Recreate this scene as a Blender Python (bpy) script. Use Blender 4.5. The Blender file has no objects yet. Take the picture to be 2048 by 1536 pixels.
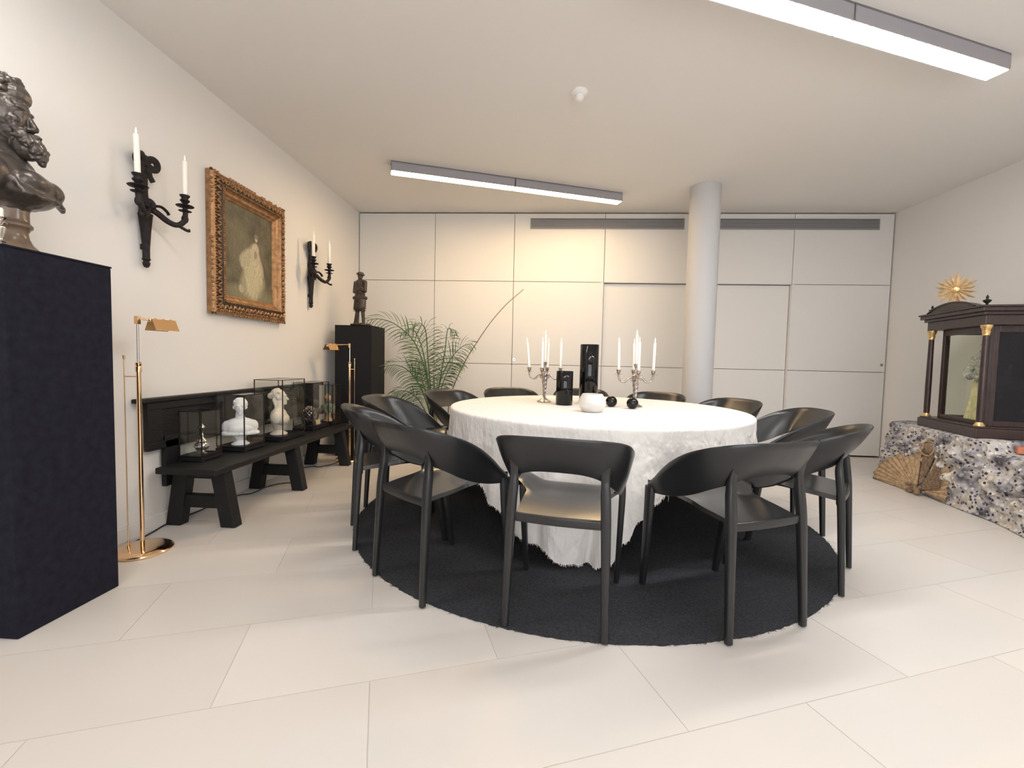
import bpy, bmesh, math, random
from mathutils import Vector, Matrix, noise, Quaternion
random.seed(7)
PI = math.pi
col = bpy.context.scene.collection
sc = bpy.context.scene

# ------------------------------------------------------------------ camera
F_PX, YAW, PITCH, ROLL, CAM_H = 900.913, -0.0638, 0.0533, 0.0218, 1.07
cam_d = bpy.data.cameras.new('camera'); cam = bpy.data.objects.new('camera', cam_d); col.objects.link(cam)
cam_d.sensor_fit = 'HORIZONTAL'; cam_d.sensor_width = 36.0; cam_d.lens = F_PX / 2048 * 36.0
cam_d.clip_start = 0.05; cam_d.clip_end = 60
f0 = Vector((math.sin(YAW), math.cos(YAW), 0)); r0 = Vector((math.cos(YAW), -math.sin(YAW), 0)); u0 = Vector((0, 0, 1))
fw = f0*math.cos(PITCH) - u0*math.sin(PITCH); up = u0*math.cos(PITCH) + f0*math.sin(PITCH)
rt = r0*math.cos(ROLL) + up*math.sin(ROLL); up = up*math.cos(ROLL) - r0*math.sin(ROLL)
m = Matrix((rt, up, -fw)).transposed().to_4x4(); m.translation = Vector((0, 0, CAM_H))
cam.matrix_world = m
sc.camera = cam

# ------------------------------------------------------------------ world, exposure
w = bpy.data.worlds.new('world'); sc.world = w; w.use_nodes = True
w.node_tree.nodes['Background'].inputs[0].default_value = (.9, .93, 1, 1)
w.node_tree.nodes['Background'].inputs[1].default_value = .3
sc.view_settings.view_transform = 'Standard'; sc.view_settings.look = 'None'
sc.view_settings.gamma = 1; sc.view_settings.use_curve_mapping = False
sc.view_settings.exposure = 1.80
sc.cycles.transparent_max_bounces = 32; sc.cycles.max_bounces = 10; sc.cycles.diffuse_bounces = 6
WARM = ((1.0, .70, .38), 16.0)      # far ceiling lamp
COOL = ((1.0, .985, .97), 20.0)      # near ceiling lamps
FILL_WINDOW = ((.94, .96, 1.0), 1.25)             # added fill: glowing unseen window behind the viewer
FILL_BACK = ((1.0, .985, .97), 12.0)  # added fill lamps behind the viewer
FILL_SIDE = ((1.0, .96, .92), 11.0)  # added fill lamp by the left wall, out of view

# ------------------------------------------------------------------ materials
def mat(name, color, rough=.5, metal=0., bump=0., bscale=60., var=0., vscale=5., spec=.5, coat=0., sss=0., trans=0., stretch=None, sheen=0.):
    m = bpy.data.materials.new(name); m.use_nodes = True; nt = m.node_tree; N = nt.nodes; Lk = nt.links
    b = N['Principled BSDF']
    b.inputs['Base Color'].default_value = (*color, 1); b.inputs['Roughness'].default_value = rough
    b.inputs['Metallic'].default_value = metal; b.inputs['Specular IOR Level'].default_value = spec
    b.inputs['Coat Weight'].default_value = coat
    if sheen: b.inputs['Sheen Weight'].default_value = sheen
    if sss: b.inputs['Subsurface Weight'].default_value = sss; b.inputs['Subsurface Scale'].default_value = .02
    tc = N.new('ShaderNodeTexCoord'); mp = N.new('ShaderNodeMapping'); Lk.new(tc.outputs['Object'], mp.inputs[0])
    if stretch: mp.inputs['Scale'].default_value = stretch
    if var:
        n = N.new('ShaderNodeTexNoise'); n.inputs['Scale'].default_value = vscale; n.inputs['Detail'].default_value = 5
        Lk.new(mp.outputs[0], n.inputs[0])
        r = N.new('ShaderNodeValToRGB'); Lk.new(n.outputs[0], r.inputs[0])
        r.color_ramp.elements[0].position = .3; r.color_ramp.elements[1].position = .7
        r.color_ramp.elements[0].color = (*[c*(1-var) for c in color], 1)
        r.color_ramp.elements[1].color = (*[min(1, c*(1+var)) for c in color], 1)
        Lk.new(r.outputs[0], b.inputs['Base Color'])
    if bump:
        n = N.new('ShaderNodeTexNoise'); n.inputs['Scale'].default_value = bscale; n.inputs['Detail'].default_value = 4
        Lk.new(mp.outputs[0], n.inputs[0])
        bp = N.new('ShaderNodeBump'); bp.inputs['Strength'].default_value = bump; bp.inputs['Distance'].default_value = .01
        Lk.new(n.outputs[0], bp.inputs['Height']); Lk.new(bp.outputs[0], b.inputs['Normal'])
    return m
def emis(name, color, s):
    m = bpy.data.materials.new(name); m.use_nodes = True; N = m.node_tree.nodes
    b = N['Principled BSDF']; b.inputs['Base Color'].default_value = (.8, .8, .8, 1)
    b.inputs['Emission Color'].default_value = (*color, 1); b.inputs['Emission Strength'].default_value = s
    return m
def glass(name, tint=(1, 1, 1), refl=1.0):
    m = bpy.data.materials.new(name); m.use_nodes = True; nt = m.node_tree; N = nt.nodes; N.remove(N['Principled BSDF'])
    t = N.new('ShaderNodeBsdfTransparent'); t.inputs[0].default_value = (*tint, 1)
    g = N.new('ShaderNodeBsdfGlossy'); g.inputs['Roughness'].default_value = .02
    fr = N.new('ShaderNodeLayerWeight'); fr.inputs[0].default_value = .5
    pw = N.new('ShaderNodeMath'); pw.operation = 'POWER'; pw.inputs[1].default_value = 4.5
    mu = N.new('ShaderNodeMath'); mu.operation = 'MULTIPLY_ADD'; mu.inputs[1].default_value = .85*refl; mu.inputs[2].default_value = .035*refl
    mx = N.new('ShaderNodeMixShader'); L = nt.links
    L.new(fr.outputs['Facing'], pw.inputs[0]); L.new(pw.outputs[0], mu.inputs[0]); L.new(mu.outputs[0], mx.inputs[0]); L.new(t.outputs[0], mx.inputs[1]); L.new(g.outputs[0], mx.inputs[2])
    L.new(mx.outputs[0], N['Material Output'].inputs[0]); return m

M = dict(
 wall=mat('wall_paint', (.75, .73, .705), .85, bump=.04, bscale=180, spec=.2),
 ceil=mat('ceiling_paint', (.77, .75, .725), .9, bump=.04, bscale=160, spec=.15),
 panel=mat('panel_lacquer', (.69, .68, .66), .42, bump=.01, bscale=90, spec=.35),
 gap=mat('shadow_gap', (.10, .09, .08), .9),
 grout=mat('grout', (.47, .43, .39), .9),
 base=mat('baseboard_paint', (.74, .71, .67), .5),
 colm=mat('column_paint', (.50, .50, .51), .6, bump=.02, bscale=120, spec=.3),
 vent=mat('vent_grey', (.30, .30, .31), .55, metal=.2),
 ventd=mat('vent_dark', (.10, .10, .105), .8),
 lamp=mat('lamp_aluminium', (.30, .29, .31), .6, metal=.0),
 white=mat('white_plastic', (.78, .77, .75), .45),
 blackseat=mat('black_plastic_seat', (.017, .0175, .019), .20, bump=.02, bscale=350, spec=.9),
 black=mat('black_plastic', (.0135, .014, .0155), .28, bump=.05, bscale=350, spec=.5),
 rug=mat('charcoal_rug', (.040, .041, .046), .97, bump=.9, bscale=170, var=.35, vscale=110, spec=.1, sheen=.0),
 cloth=mat('white_muslin', (.76, .74, .715), .95, bump=1.0, bscale=34, var=.03, vscale=9, spec=.05, stretch=(1, 1, .45)),
 thread=mat('white_thread', (.85, .82, .78), .95),
 ped=mat('navy_black_cloth', (.014, .014, .022), .93, bump=.35, bscale=400, var=.25, vscale=30, spec=.12),
 ped2=mat('black_paint', (.010, .0105, .012), .7, bump=.1, bscale=120, spec=.25),
 blackwood=mat('black_stained_wood', (.0075, .0075, .0085), .5, bump=.35, bscale=30, var=.3, vscale=14, stretch=(6, .6, 6), spec=.35),
 brass=mat('polished_brass', (.95, .66, .40), .12, metal=1.),
 brassd=mat('brass_shade', (.98, .62, .30), .22, metal=1.),
 silver=mat('old_silver', (.42, .37, .34), .25, metal=1., bump=.15, bscale=160, var=.3, vscale=60),
 silverb=mat('bright_silver', (.62, .60, .57), .18, metal=1.),
 wax=mat('ivory_wax', (.88, .85, .78), .45, sss=.15),
 flame=mat('pale_flame_tip', (.93, .92, .88), .35, sss=.3),
 iron=mat('dark_brown_metal', (.022, .017, .018), .62, bump=.4, bscale=120, var=.35, vscale=40, metal=.25, spec=.3),
 bronze=mat('bronze', (.11, .095, .085), .30, metal=.6, bump=.2, bscale=55, var=.4, vscale=18),
 bronzel=mat('brown_marble', (.17, .12, .085), .25, var=.4, vscale=12),
 statue=mat('brown_patina', (.055, .040, .032), .5, metal=.2, bump=.3, bscale=70, var=.3, vscale=25),
 plaster=mat('white_plaster', (.88, .88, .88), .6, spec=.3),
 cream=mat('cream_plaster', (.80, .72, .62), .6, spec=.3, var=.05),
 vase=mat('black_glass', (.003, .003, .0035), .04, spec=.42),
 alab=mat('white_alabaster', (.66, .64, .62), .35, sss=.0, var=.05, vscale=20, bump=.1, bscale=25),
 leaf=mat('palm_leaf', (.055, .12, .045), .5, var=.35, vscale=9, spec=.4),
 leafl=mat('palm_leaf_light', (.12, .20, .07), .5, var=.3, vscale=9, spec=.4),
 stem=mat('palm_stem', (.16, .20, .07), .6, var=.3, vscale=10),
 pot=mat('dark_pot', (.03, .03, .03), .6), soil=mat('soil', (.05, .035, .025), 1.),
 rod=mat('brown_rod', (.13, .085, .05), .5),
 gold=mat('antique_gold', (.36, .20, .095), .35, metal=.65, bump=.35, bscale=110, var=.35, vscale=30),
 goldd=mat('dark_frame', (.045, .032, .022), .5, bump=.4, bscale=70, var=.4, vscale=50),
 goldb=mat('bright_gold', (.74, .50, .22), .3, metal=.8, var=.2, vscale=40),
 sun=mat('dull_gilt', (.56, .40, .22), .42, metal=.5, var=.3, vscale=30),
 mahog=mat('dark_mahogany', (.030, .014, .013), .38, bump=.1, bscale=60, var=.4, vscale=16, stretch=(5, 5, .7), coat=.2),
 urn=mat('dark_green_bronze', (.015, .022, .014), .4, metal=.4),
 dglass=mat('dark_glass_door', (.007, .0075, .011), .10, var=.4, vscale=6, spec=.3),
 raffia=mat('tan_raffia', (.42, .29, .17), .85, bump=.8, bscale=140, var=.35, vscale=35),
 raffd=mat('brown_raffia', (.22, .15, .095), .9, bump=.8, bscale=140, var=.45, vscale=45),
 terra=mat('terracotta', (.46, .17, .095), .85, bump=.3, bscale=90, var=.15, vscale=30),
 gown=mat('yellow_gown', (.62, .55, .30), .8, var=.25, vscale=25), lace=mat('grey_lace', (.42, .40, .36), .9, var=.5, vscale=60, bump=.5),
 skin=mat('figurine_skin', (.62, .42, .30), .6), green=mat('green_dress', (.20, .24, .18), .7, var=.3, vscale=60),
 beige=mat('beige_base', (.55, .36, .20), .6, var=.2, vscale=40),
 tag=mat('yellow_card', (.62, .55, .30), .7), cable=mat('black_cable', (.01, .01, .011), .5), rubber=mat('rubber', (.02, .02, .02), .8),
 glass=glass('case_glass', (.97, .975, .97)), glass2=glass('cabinet_glass', (.97, .99, .96), .5),
 light_warm=emis('warm_diffuser', *WARM), light_cool=emis('cool_diffuser', *COOL), fill_back=emis('fill_diffuser_back', *FILL_BACK),
 fill_side=emis('fill_diffuser_side', *FILL_SIDE), fill_window=emis('fill_window_pane', *FILL_WINDOW),
 wood=mat('table_wood', (.12, .075, .045), .6, var=.2, vscale=8),
)
# floor tile: slight per-tile tint
def tile_mat():
    m = mat('floor_tile', (.68, .615, .55), .34, bump=.02, bscale=200, spec=.38)
    nt = m.node_tree; N = nt.nodes; L = nt.links; b = N['Principled BSDF']
    oi = N.new('ShaderNodeObjectInfo'); mr = N.new('ShaderNodeMapRange'); mr.inputs[3].default_value = .965; mr.inputs[4].default_value = 1.03
    L.new(oi.outputs['Random'], mr.inputs[0])
    n = N.new('ShaderNodeTexNoise'); n.inputs['Scale'].default_value = 3; tc = N.new('ShaderNodeTexCoord'); L.new(tc.outputs['Object'], n.inputs[0])
    r = N.new('ShaderNodeValToRGB'); L.new(n.outputs[0], r.inputs[0])
    r.color_ramp.elements[0].color = (.58, .545, .51, 1); r.color_ramp.elements[1].color = (.605, .57, .535, 1)
    v = N.new('ShaderNodeVectorMath'); v.operation = 'SCALE'; L.new(r.outputs[0], v.inputs[0]); L.new(mr.outputs[0], v.inputs['Scale'])
    L.new(v.outputs[0], b.inputs['Base Color']); return m
M['tile'] = tile_mat()
# stone-pattern fabric
def pebble_mat():
    m = mat('pebble_print_cloth', (.5, .5, .5), .8, bump=.9, bscale=40, spec=.2); nt = m.node_tree; N = nt.nodes; L = nt.links; b = N['Principled BSDF']
    tc = N.new('ShaderNodeTexCoord')
    ns = N.new('ShaderNodeTexNoise'); ns.inputs['Scale'].default_value = 7; ns.inputs['Detail'].default_value = 4; L.new(tc.outputs['Object'], ns.inputs[0])
    r = N.new('ShaderNodeValToRGB'); L.new(ns.outputs[0], r.inputs[0]); cr = r.color_ramp
    cr.elements[0].position = .34; cr.elements[0].color = (.09, .09, .105, 1); cr.elements[1].position = .72; cr.elements[1].color = (.72, .68, .60, 1)
    for p, c in ((.44, (.34, .33, .35, 1)), (.54, (.52, .50, .49, 1)), (.62, (.40, .36, .31, 1))):
        e = cr.elements.new(p); e.color = c
    v = N.new('ShaderNodeTexVoronoi'); v.inputs['Scale'].default_value = 36; L.new(tc.outputs['Object'], v.inputs[0])
    vr = N.new('ShaderNodeValToRGB'); L.new(v.outputs['Distance'], vr.inputs[0]); vr.color_ramp.elements[0].position = .34; vr.color_ramp.elements[1].position = .42
    sep = N.new('ShaderNodeSeparateColor'); L.new(v.outputs['Color'], sep.inputs[0])
    gr = N.new('ShaderNodeValToRGB'); L.new(sep.outputs[0], gr.inputs[0]); g = gr.color_ramp; g.interpolation = 'CONSTANT'
    g.elements[0].color = (.045, .045, .06, 1); g.elements[1].position = .55; g.elements[1].color = (.66, .62, .54, 1)
    e = g.elements.new(.35); e.color = (.12, .11, .14, 1); e = g.elements.new(.8); e.color = (.36, .33, .34, 1)
    mx = N.new('ShaderNodeMix'); mx.data_type = 'RGBA'; L.new(vr.outputs[0], mx.inputs[0]); L.new(gr.outputs[0], mx.inputs[6]); L.new(r.outputs[0], mx.inputs[7])
    L.new(mx.outputs[2], b.inputs['Base Color']); return m
M['pebble'] = pebble_mat()

# ------------------------------------------------------------------ mesh builder
class MB:
    def __init__(s): s.v = []; s.f = []
    def add(s, vs, fs, mt=None):
        o = len(s.v)
        s.v += [tuple(mt @ Vector(q)) if mt is not None else tuple(q) for q in vs]
        s.f += [tuple(i+o for i in q) for q in fs]; return s
    def box(s, x0, x1, y0, y1, z0, z1, mt=None):
        return s.add([(x0,y0,z0),(x1,y0,z0),(x1,y1,z0),(x0,y1,z0),(x0,y0,z1),(x1,y0,z1),(x1,y1,z1),(x0,y1,z1)],
                     [(0,3,2,1),(4,5,6,7),(0,1,5,4),(1,2,6,5),(2,3,7,6),(3,0,4,7)], mt)
    def prism(s, poly, z0, z1, mt=None):
        n = len(poly)
        return s.add([(x,y,z0) for x,y in poly]+[(x,y,z1) for x,y in poly],
                     [tuple(range(n))[::-1], tuple(range(n,2*n))]+[(i,(i+1)%n,n+(i+1)%n,n+i) for i in range(n)], mt)
    def lathe(s, prof, n=32, mt=None, caps=True):
        vs = []; fs = []
        for r, z in prof:
            for i in range(n):
                a = 2*PI*i/n; vs.append((r*math.cos(a), r*math.sin(a), z))
        for k in range(len(prof)-1):
            for i in range(n):
                j = (i+1) % n; fs.append((k*n+i, k*n+j, (k+1)*n+j, (k+1)*n+i))
        if caps: fs.append(tuple(range(n))[::-1]); fs.append(tuple((len(prof)-1)*n+i for i in range(n)))
        return s.add(vs, fs, mt)
    def tube(s, pts, rad, n=10, mt=None, flat=None, upv=None):
        """pts list of Vector; rad float or list (or list of (rx,ry))"""
        pts = [Vector(q) for q in pts]; vs = []; fs = []
        t = (pts[1]-pts[0]).normalized()
        ref = Vector(upv) if upv else (Vector((0,0,1)) if abs(t.z) < .9 else Vector((1,0,0)))
        a = (ref - t*ref.dot(t)).normalized()
        for k, q in enumerate(pts):
            t = (pts[min(k+1, len(pts)-1)] - pts[max(k-1, 0)]).normalized()
            a = (a - t*a.dot(t)).normalized(); b = t.cross(a)
            r = rad[k] if isinstance(rad, (list, tuple)) else rad
            rx, ry = r if isinstance(r, (list, tuple)) else (r, r)
            for i in range(n):
                an = 2*PI*(i+.5)/n
                c, d = math.cos(an), math.sin(an)
                if flat:   # squarish section
                    c = math.copysign(abs(c)**flat, c); d = math.copysign(abs(d)**flat, d)
                vs.append(q + a*rx*c + b*ry*d)
        for k in range(len(pts)-1):
            for i in range(n):
                j = (i+1) % n; fs.append((k*n+i, k*n+j, (k+1)*n+j, (k+1)*n+i))
        fs.append(tuple(range(n))[::-1]); fs.append(tuple((len(pts)-1)*n+i for i in range(n)))
        return s.add(vs, fs, mt)
    def ball(s, c, r, n=12, k=8, mt=None, rot=None):
        rx, ry, rz = r if isinstance(r, (tuple, list)) else (r, r, r)
        R = rot if rot is not None else Matrix.Identity(3); c = Vector(c)
        vs = [c + R @ Vector((0,0,-rz))]; fs = []
        for a in range(1, k):
            ph = -PI/2 + PI*a/k
            for i in range(n):
                t = 2*PI*i/n; vs.append(c + R @ Vector((rx*math.cos(ph)*math.cos(t), ry*math.cos(ph)*math.sin(t), rz*math.sin(ph))))
        vs.append(c + R @ Vector((0,0,rz))); T = len(vs)-1
        for i in range(n): fs.append((0, 1+(i+1)%n, 1+i))
        for a in range(k-2):
            for i in range(n):
                j = (i+1)%n; fs.append((1+a*n+i, 1+a*n+j, 1+(a+1)*n+j, 1+(a+1)*n+i))
        for i in range(n): fs.append((1+(k-2)*n+i, 1+(k-2)*n+(i+1)%n, T))
        return s.add(vs, fs, mt)
    def cap(s, p, q, r1, r2, n=5):     # tapered capsule out of balls, for fused sculptures
        p = Vector(p); q = Vector(q)
        for i in range(n+1):
            t = i/n; s.ball(p.lerp(q, t), r1+(r2-r1)*t, 10, 6)
        return s
    def grid(s, rows, mt=None, closed=False):
        n = len(rows[0]); vs = [q for r in rows for q in r]; fs = []
        for k in range(len(rows)-1):
            for i in range(n if closed else n-1):
                j = (i+1) % n; fs.append((k*n+i, k*n+j, (k+1)*n+j, (k+1)*n+i))
        return s.add(vs, fs, mt)
    def build(s, name, material, parent=None, smooth=True, ang=38, loc=None):
        me = bpy.data.meshes.new(name); me.from_pydata([tuple(q) for q in s.v], [], s.f); me.validate()
        bm = bmesh.new(); bm.from_mesh(me); bmesh.ops.recalc_face_normals(bm, faces=bm.faces); bm.to_mesh(me); bm.free()
        if smooth:
            me.polygons.foreach_set('use_smooth', [True]*len(me.polygons)); me.set_sharp_from_angle(angle=math.radians(ang))
        me.materials.append(material)
        o = bpy.data.objects.new(name, me); col.objects.link(o)
        if parent is not None: o.parent = parent
        if loc: o.location = loc
        return o
def bev(o, w=.004, seg=2):
    b = o.modifiers.new('bevel', 'BEVEL'); b.width = w; b.segments = seg; b.limit_method = 'ANGLE'; b.angle_limit = math.radians(40); return o
def fuse(o, vox=.006, it=3, dec=None):
    r = o.modifiers.new('fuse', 'REMESH'); r.mode = 'VOXEL'; r.voxel_size = vox; r.use_smooth_shade = True
    s = o.modifiers.new('soft', 'SMOOTH'); s.factor = .5; s.iterations = it; return o
def tag(o, label=None, cat=None, group=None, kind=None):
    if label: o['label'] = label
    if cat: o['category'] = cat
    if group: o['group'] = group
    if kind: o['kind'] = kind
    return o
def empty(name, loc=(0,0,0), rz=0, label=None, cat=None, group=None, kind=None):
    o = bpy.data.objects.new(name, None); col.objects.link(o); o.location = loc; o.rotation_euler = (0,0,rz)
    o.empty_display_size = .05
    return tag(o, label, cat, group, kind)
def dup(o, parent=None):
    c = o.copy(); col.objects.link(c); c.parent = parent
    for ch in list(o.children): dup(ch, c)
    return c
def spl(pts, n=8):      # Catmull-Rom through points
    pts = [Vector(q) for q in pts]; out = []
    P = [pts[0]*2-pts[1]] + pts + [pts[-1]*2-pts[-2]]
    for i in range(1, len(P)-2):
        for k in range(n):
            t = k/n; a, b, c, d = P[i-1], P[i], P[i+1], P[i+2]
            out.append(.5*((2*b) + (c-a)*t + (2*a-5*b+4*c-d)*t*t + (3*b-a-3*c+d)*t**3))
    out.append(pts[-1]); return out
def sst(a, b, x):
    t = max(0, min(1, (x-a)/(b-a))); return t*t*(3-2*t)
T = Matrix.Translation
def Rz(a): return Matrix.Rotation(a, 4, 'Z')

# ------------------------------------------------------------------ room
XL, XR, YB, YF, H = -2.318, 4.059, 5.592, -2.6, 2.87
fl = MB().box(XL-.1, XR+.1, YF-.1, YB+.2, -.12, -.0012).build('floor', M['grout'], smooth=False); tag(fl, kind='structure')
U = Vector((math.cos(math.radians(20)), math.sin(math.radians(20)))); V = Vector((-U.y, U.x))
def clip(poly, x0, x1, y0, y1):
    def cut(P, ins, inter):
        out = []
        for i in range(len(P)):
            a, b = P[i-1], P[i]
            if ins(b):
                if not ins(a): out.append(inter(a, b))
                out.append(b)
            elif ins(a): out.append(inter(a, b))
        return out
    for ax, val, sg in ((0, x0, 1), (0, x1, -1), (1, y0, 1), (1, y1, -1)):
        if not poly: return []
        poly = cut(poly, lambda q: sg*(q[ax]-val) >= 0, lambda a, b: tuple(a[i] + (b[i]-a[i])*((val-a[ax])/(b[ax]-a[ax])) for i in (0, 1)))
    return poly
g = .0015
for row in range(-9, 16):
    v0 = 1.055 + row*.448; v1 = v0+.448
    u_off = (.87 if row % 2 == 0 else .41)
    for k in range(-9, 9):
        u0_, u1_ = u_off + k*.897, u_off + (k+1)*.897
        P = [tuple(U*a + V*b) for a, b in ((u0_+g, v0+g), (u1_-g, v0+g), (u1_-g, v1-g), (u0_+g, v1-g))]
        P = clip(P, XL, XR, YF, YB+.06)
        if len(P) < 3: continue
        area = abs(sum(P[i-1][0]*P[i][1]-P[i][0]*P[i-1][1] for i in range(len(P))))/2
        if area < .002: continue
        MB().prism(P, -.0011, 0).build('tile', M['tile'], fl, smooth=False)
tag(MB().box(XL-.1, XR+.1, YF-.1, YB+.2, H, H+.1).build('ceiling', M['ceil'], smooth=False), kind='structure')
tag(MB().box(XL-.1, XL, YF-.1, YB+.2, 0, H).build('wall_left', M['wall'], smooth=False), kind='structure')
tag(MB().box(XR, XR+.1, YF-.1, YB+.2, 0, H).build('wall_right', M['wall'], smooth=False), kind='structure')
tag(MB().box(XL, XR, YF-.1, YF, 0, H).build('wall_front', M['wall'], smooth=False), kind='structure')
tag(bev(MB().box(XL, XL+.013, YF, YB-.02, 0, .085).build('baseboard_left', M['base'], smooth=False), .003), kind='structure')
# back wall of flush lacquered panels
wb = MB().box(XL, XR, YB+.065, YB+.16, 0, H).build('wall_back', M['gap'], smooth=False); tag(wb, kind='structure')
xs = [XL+.008, -1.35, -.366, .732, 1.835, 2.936, XR-.012]; q = .0028
def panel(x0, x1, z0, z1, y=YB, par=None):
    o = MB().box(x0+q, x1-q, y, y+.018, z0+q, z1-q).build('panel', M['panel'], par or wb, smooth=False); bev(o, .0012, 1); return o
for i in range(6):
    x0, x1 = xs[i], xs[i+1]
    zt = H-.012
    panel(x0, x1, 2.036, zt)
    if i in (0, 1, 2, 5):
        panel(x0, x1, 1.018, 2.036); panel(x0, x1, .016, 1.018)
MB().box(.70, 2.97, YB+.0, YB+.055, 2.033, 2.0375).build('recess_reveal', M['panel'], wb, smooth=False)
dr = MB().box(.736, 2.932, YB+.056, YB+.066, .012, 2.03).build('door_1', M['gap'], smooth=False); tag(dr, kind='structure')
for x0, x1 in ((.738, 1.835), (1.835, 2.93)):
    panel(x0, x1, 1.018, 2.028, YB+.036, dr); panel(x0, x1, .016, 1.018, YB+.036, dr)
for x0 in (.7305, 2.9365-.003):
    MB().box(x0, x0+.003, YB+.001, YB+.06, .01, 2.03).build('recess_reveal', M['panel'], wb, smooth=False)
for x, z in ((-.338, 1.075), (4.005, 1.105)):
    k = MB().lathe([(.0, 0), (.017, 0), (.019, .002), (.017, .004), (.012, .004), (.010, .001), (0, .001)], 20, T((x, YB, z)) @ Matrix.Rotation(PI/2, 4, 'X')).build('lock', M['silverb'], wb)
    MB().ball((0, 0, 0), .007, 8, 6).build('keyhole', M['gap'], k, loc=(x, YB-.001, z))
# air vents
for i, (x0, x1) in enumerate(((-.175, 1.662), (2.03, 3.88))):
    z0, z1 = 2.672, 2.797
    v = empty('air_vent', ((x0+x1)/2, YB, z0), 0, ['long grey slatted air vent high on the panelled wall, left of the white column',
        'long grey slatted air vent high on the panelled wall, right of the white column'][i], 'vent', 'air vents along the top of the panelled wall')
    hw = (x1-x0)/2
    MB().box(-hw, hw, -.004, -.0005, 0, .125).build('backing', M['ventd'], v, smooth=False)
    fr = MB().box(-hw, hw, -.014, -.004, 0, .008).box(-hw, hw, -.014, -.004, .117, .125).box(-hw, -hw+.01, -.014, -.004, .008, .117).box(hw-.01, hw, -.014, -.004, .008, .117)
    fr.build('frame', M['vent'], v, smooth=False)
    for k in range(7):
        z = .0135 + k*.0152
        sl = MB().box(-hw+.01, hw-.01, -.003, .003, -.0045, .0045, Matrix.Rotation(.5, 4, 'X')).build('slat', M['vent'], v, smooth=False, loc=(0, -.009, z))
# column
cl = empty('column', (1.625, 4.80, 0), 0, 'round white painted column from floor to ceiling before the panelled wall', 'column')
MB().lathe([(.150, 0), (.150, H)], 64).build('shaft', M['colm'], cl)
MB().lathe([(.152, 0), (.156, .001), (.156, .012), (.151, .014)], 64).build('foot_ring', M['base'], cl)
# smoke detector
sd = empty('smoke_detector', (.209, 3.13, H), 0, 'small white round smoke detector on the ceiling', 'smoke detector')
MB().lathe([(.0, 0), (.055, 0), (.056, -.012), (.046, -.022), (.030, -.028), (0, -.028)], 32).build('base', M['white'], sd)
MB().lathe([(.030, -.028), (.030, -.034), (.031, -.036), (.029, -.052), (.018, -.062), (0, -.064)], 32).build('sensor_head', M['white'], sd)
# ceiling lamps
def ceiling_lamp(u0_, v_, lens, label, em, w=.062, gapw=.006):
    c = U*(u0_) + V*v_
    L = empty('ceiling_lamp', (c.x, c.y, H), math.radians(20), label, 'lamp', 'long ceiling lamps')
    x = 0
    for n_, l in enumerate(lens):
        MB().box(x, x+l, -w, -w+.005, -.088, -.0).box(x, x+l, w-.005, w, -.088, 0).box(x, x+l, -w, w, -.012, -.0005).box(x, x+.005, -w, w, -.086, 0).box(x+l-.005, x+l, -w, w, -.086, 0).build('housing', M['lamp'], L, smooth=False)
        P = [(-w+.006, -.080), (-w+.006, -.0885), (-w+.012, -.0915), (w-.012, -.0915), (w-.006, -.0885), (w-.006, -.080)]
        rows = [[(xx, a, b) for a, b in P] for xx in (x+.006, x+l-.006)]
        mb = MB().grid(rows, closed=True); mb.f += [tuple(range(6)), tuple(range(6, 12))]
        mb.build('diffuser', em, L, smooth=False)
        x += l+gapw
    for xx in (-.006, x-gapw):
        MB().box(xx, xx+.006, -.006, .006, -.02, -.008).build('end_bracket', M['lamp'], L, smooth=False)
    return L
ceiling_lamp(.085, 4.43, (1.185, 1.185), 'far long grey ceiling lamp in two sections with a warm glow, near the panelled wall', M['light_warm'], .058)
ceiling_lamp(1.052, 1.82, (1.185, 1.185), 'near long ceiling lamp glaring white at the top right', M['light_cool'], .058)
ceiling_lamp(-1.25, -.80, (1.185, 1.185), 'added unseen fill lamp behind the viewer, towards the left wall', M['fill_back'], .058)  # unseen lamp added to even out the brightness from behind
ceiling_lamp(2.00, -.80, (1.185, 1.185), 'added unseen fill lamp behind the viewer, towards the right wall', M['fill_back'], .058)  # second added lamp behind the viewer, fill only
ceiling_lamp(-1.50, 1.82, (1.185,), 'added unseen short fill lamp near the left wall, above the tall pedestal', M['fill_side'], .058)  # added out of view to brighten the left side
# glowing window added out of view, fill light from behind the viewer
wn = empty('added_fill_window', (.9, YF, 0), 0, kind='structure')
MB().box(-2.2, 2.2, .004, .012, .75, 2.45).build('pane', M['fill_window'], wn, smooth=False)
fm = MB().box(-2.26, 2.26, .0, .05, .69, .75).box(-2.26, 2.26, .0, .05, 2.45, 2.51)
for k in range(5): fm.box(-2.26+k*1.115, -2.20+k*1.115, .0, .05, .75, 2.45)
fm.build('added_window_frame', M['base'], wn, smooth=False)

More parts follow.
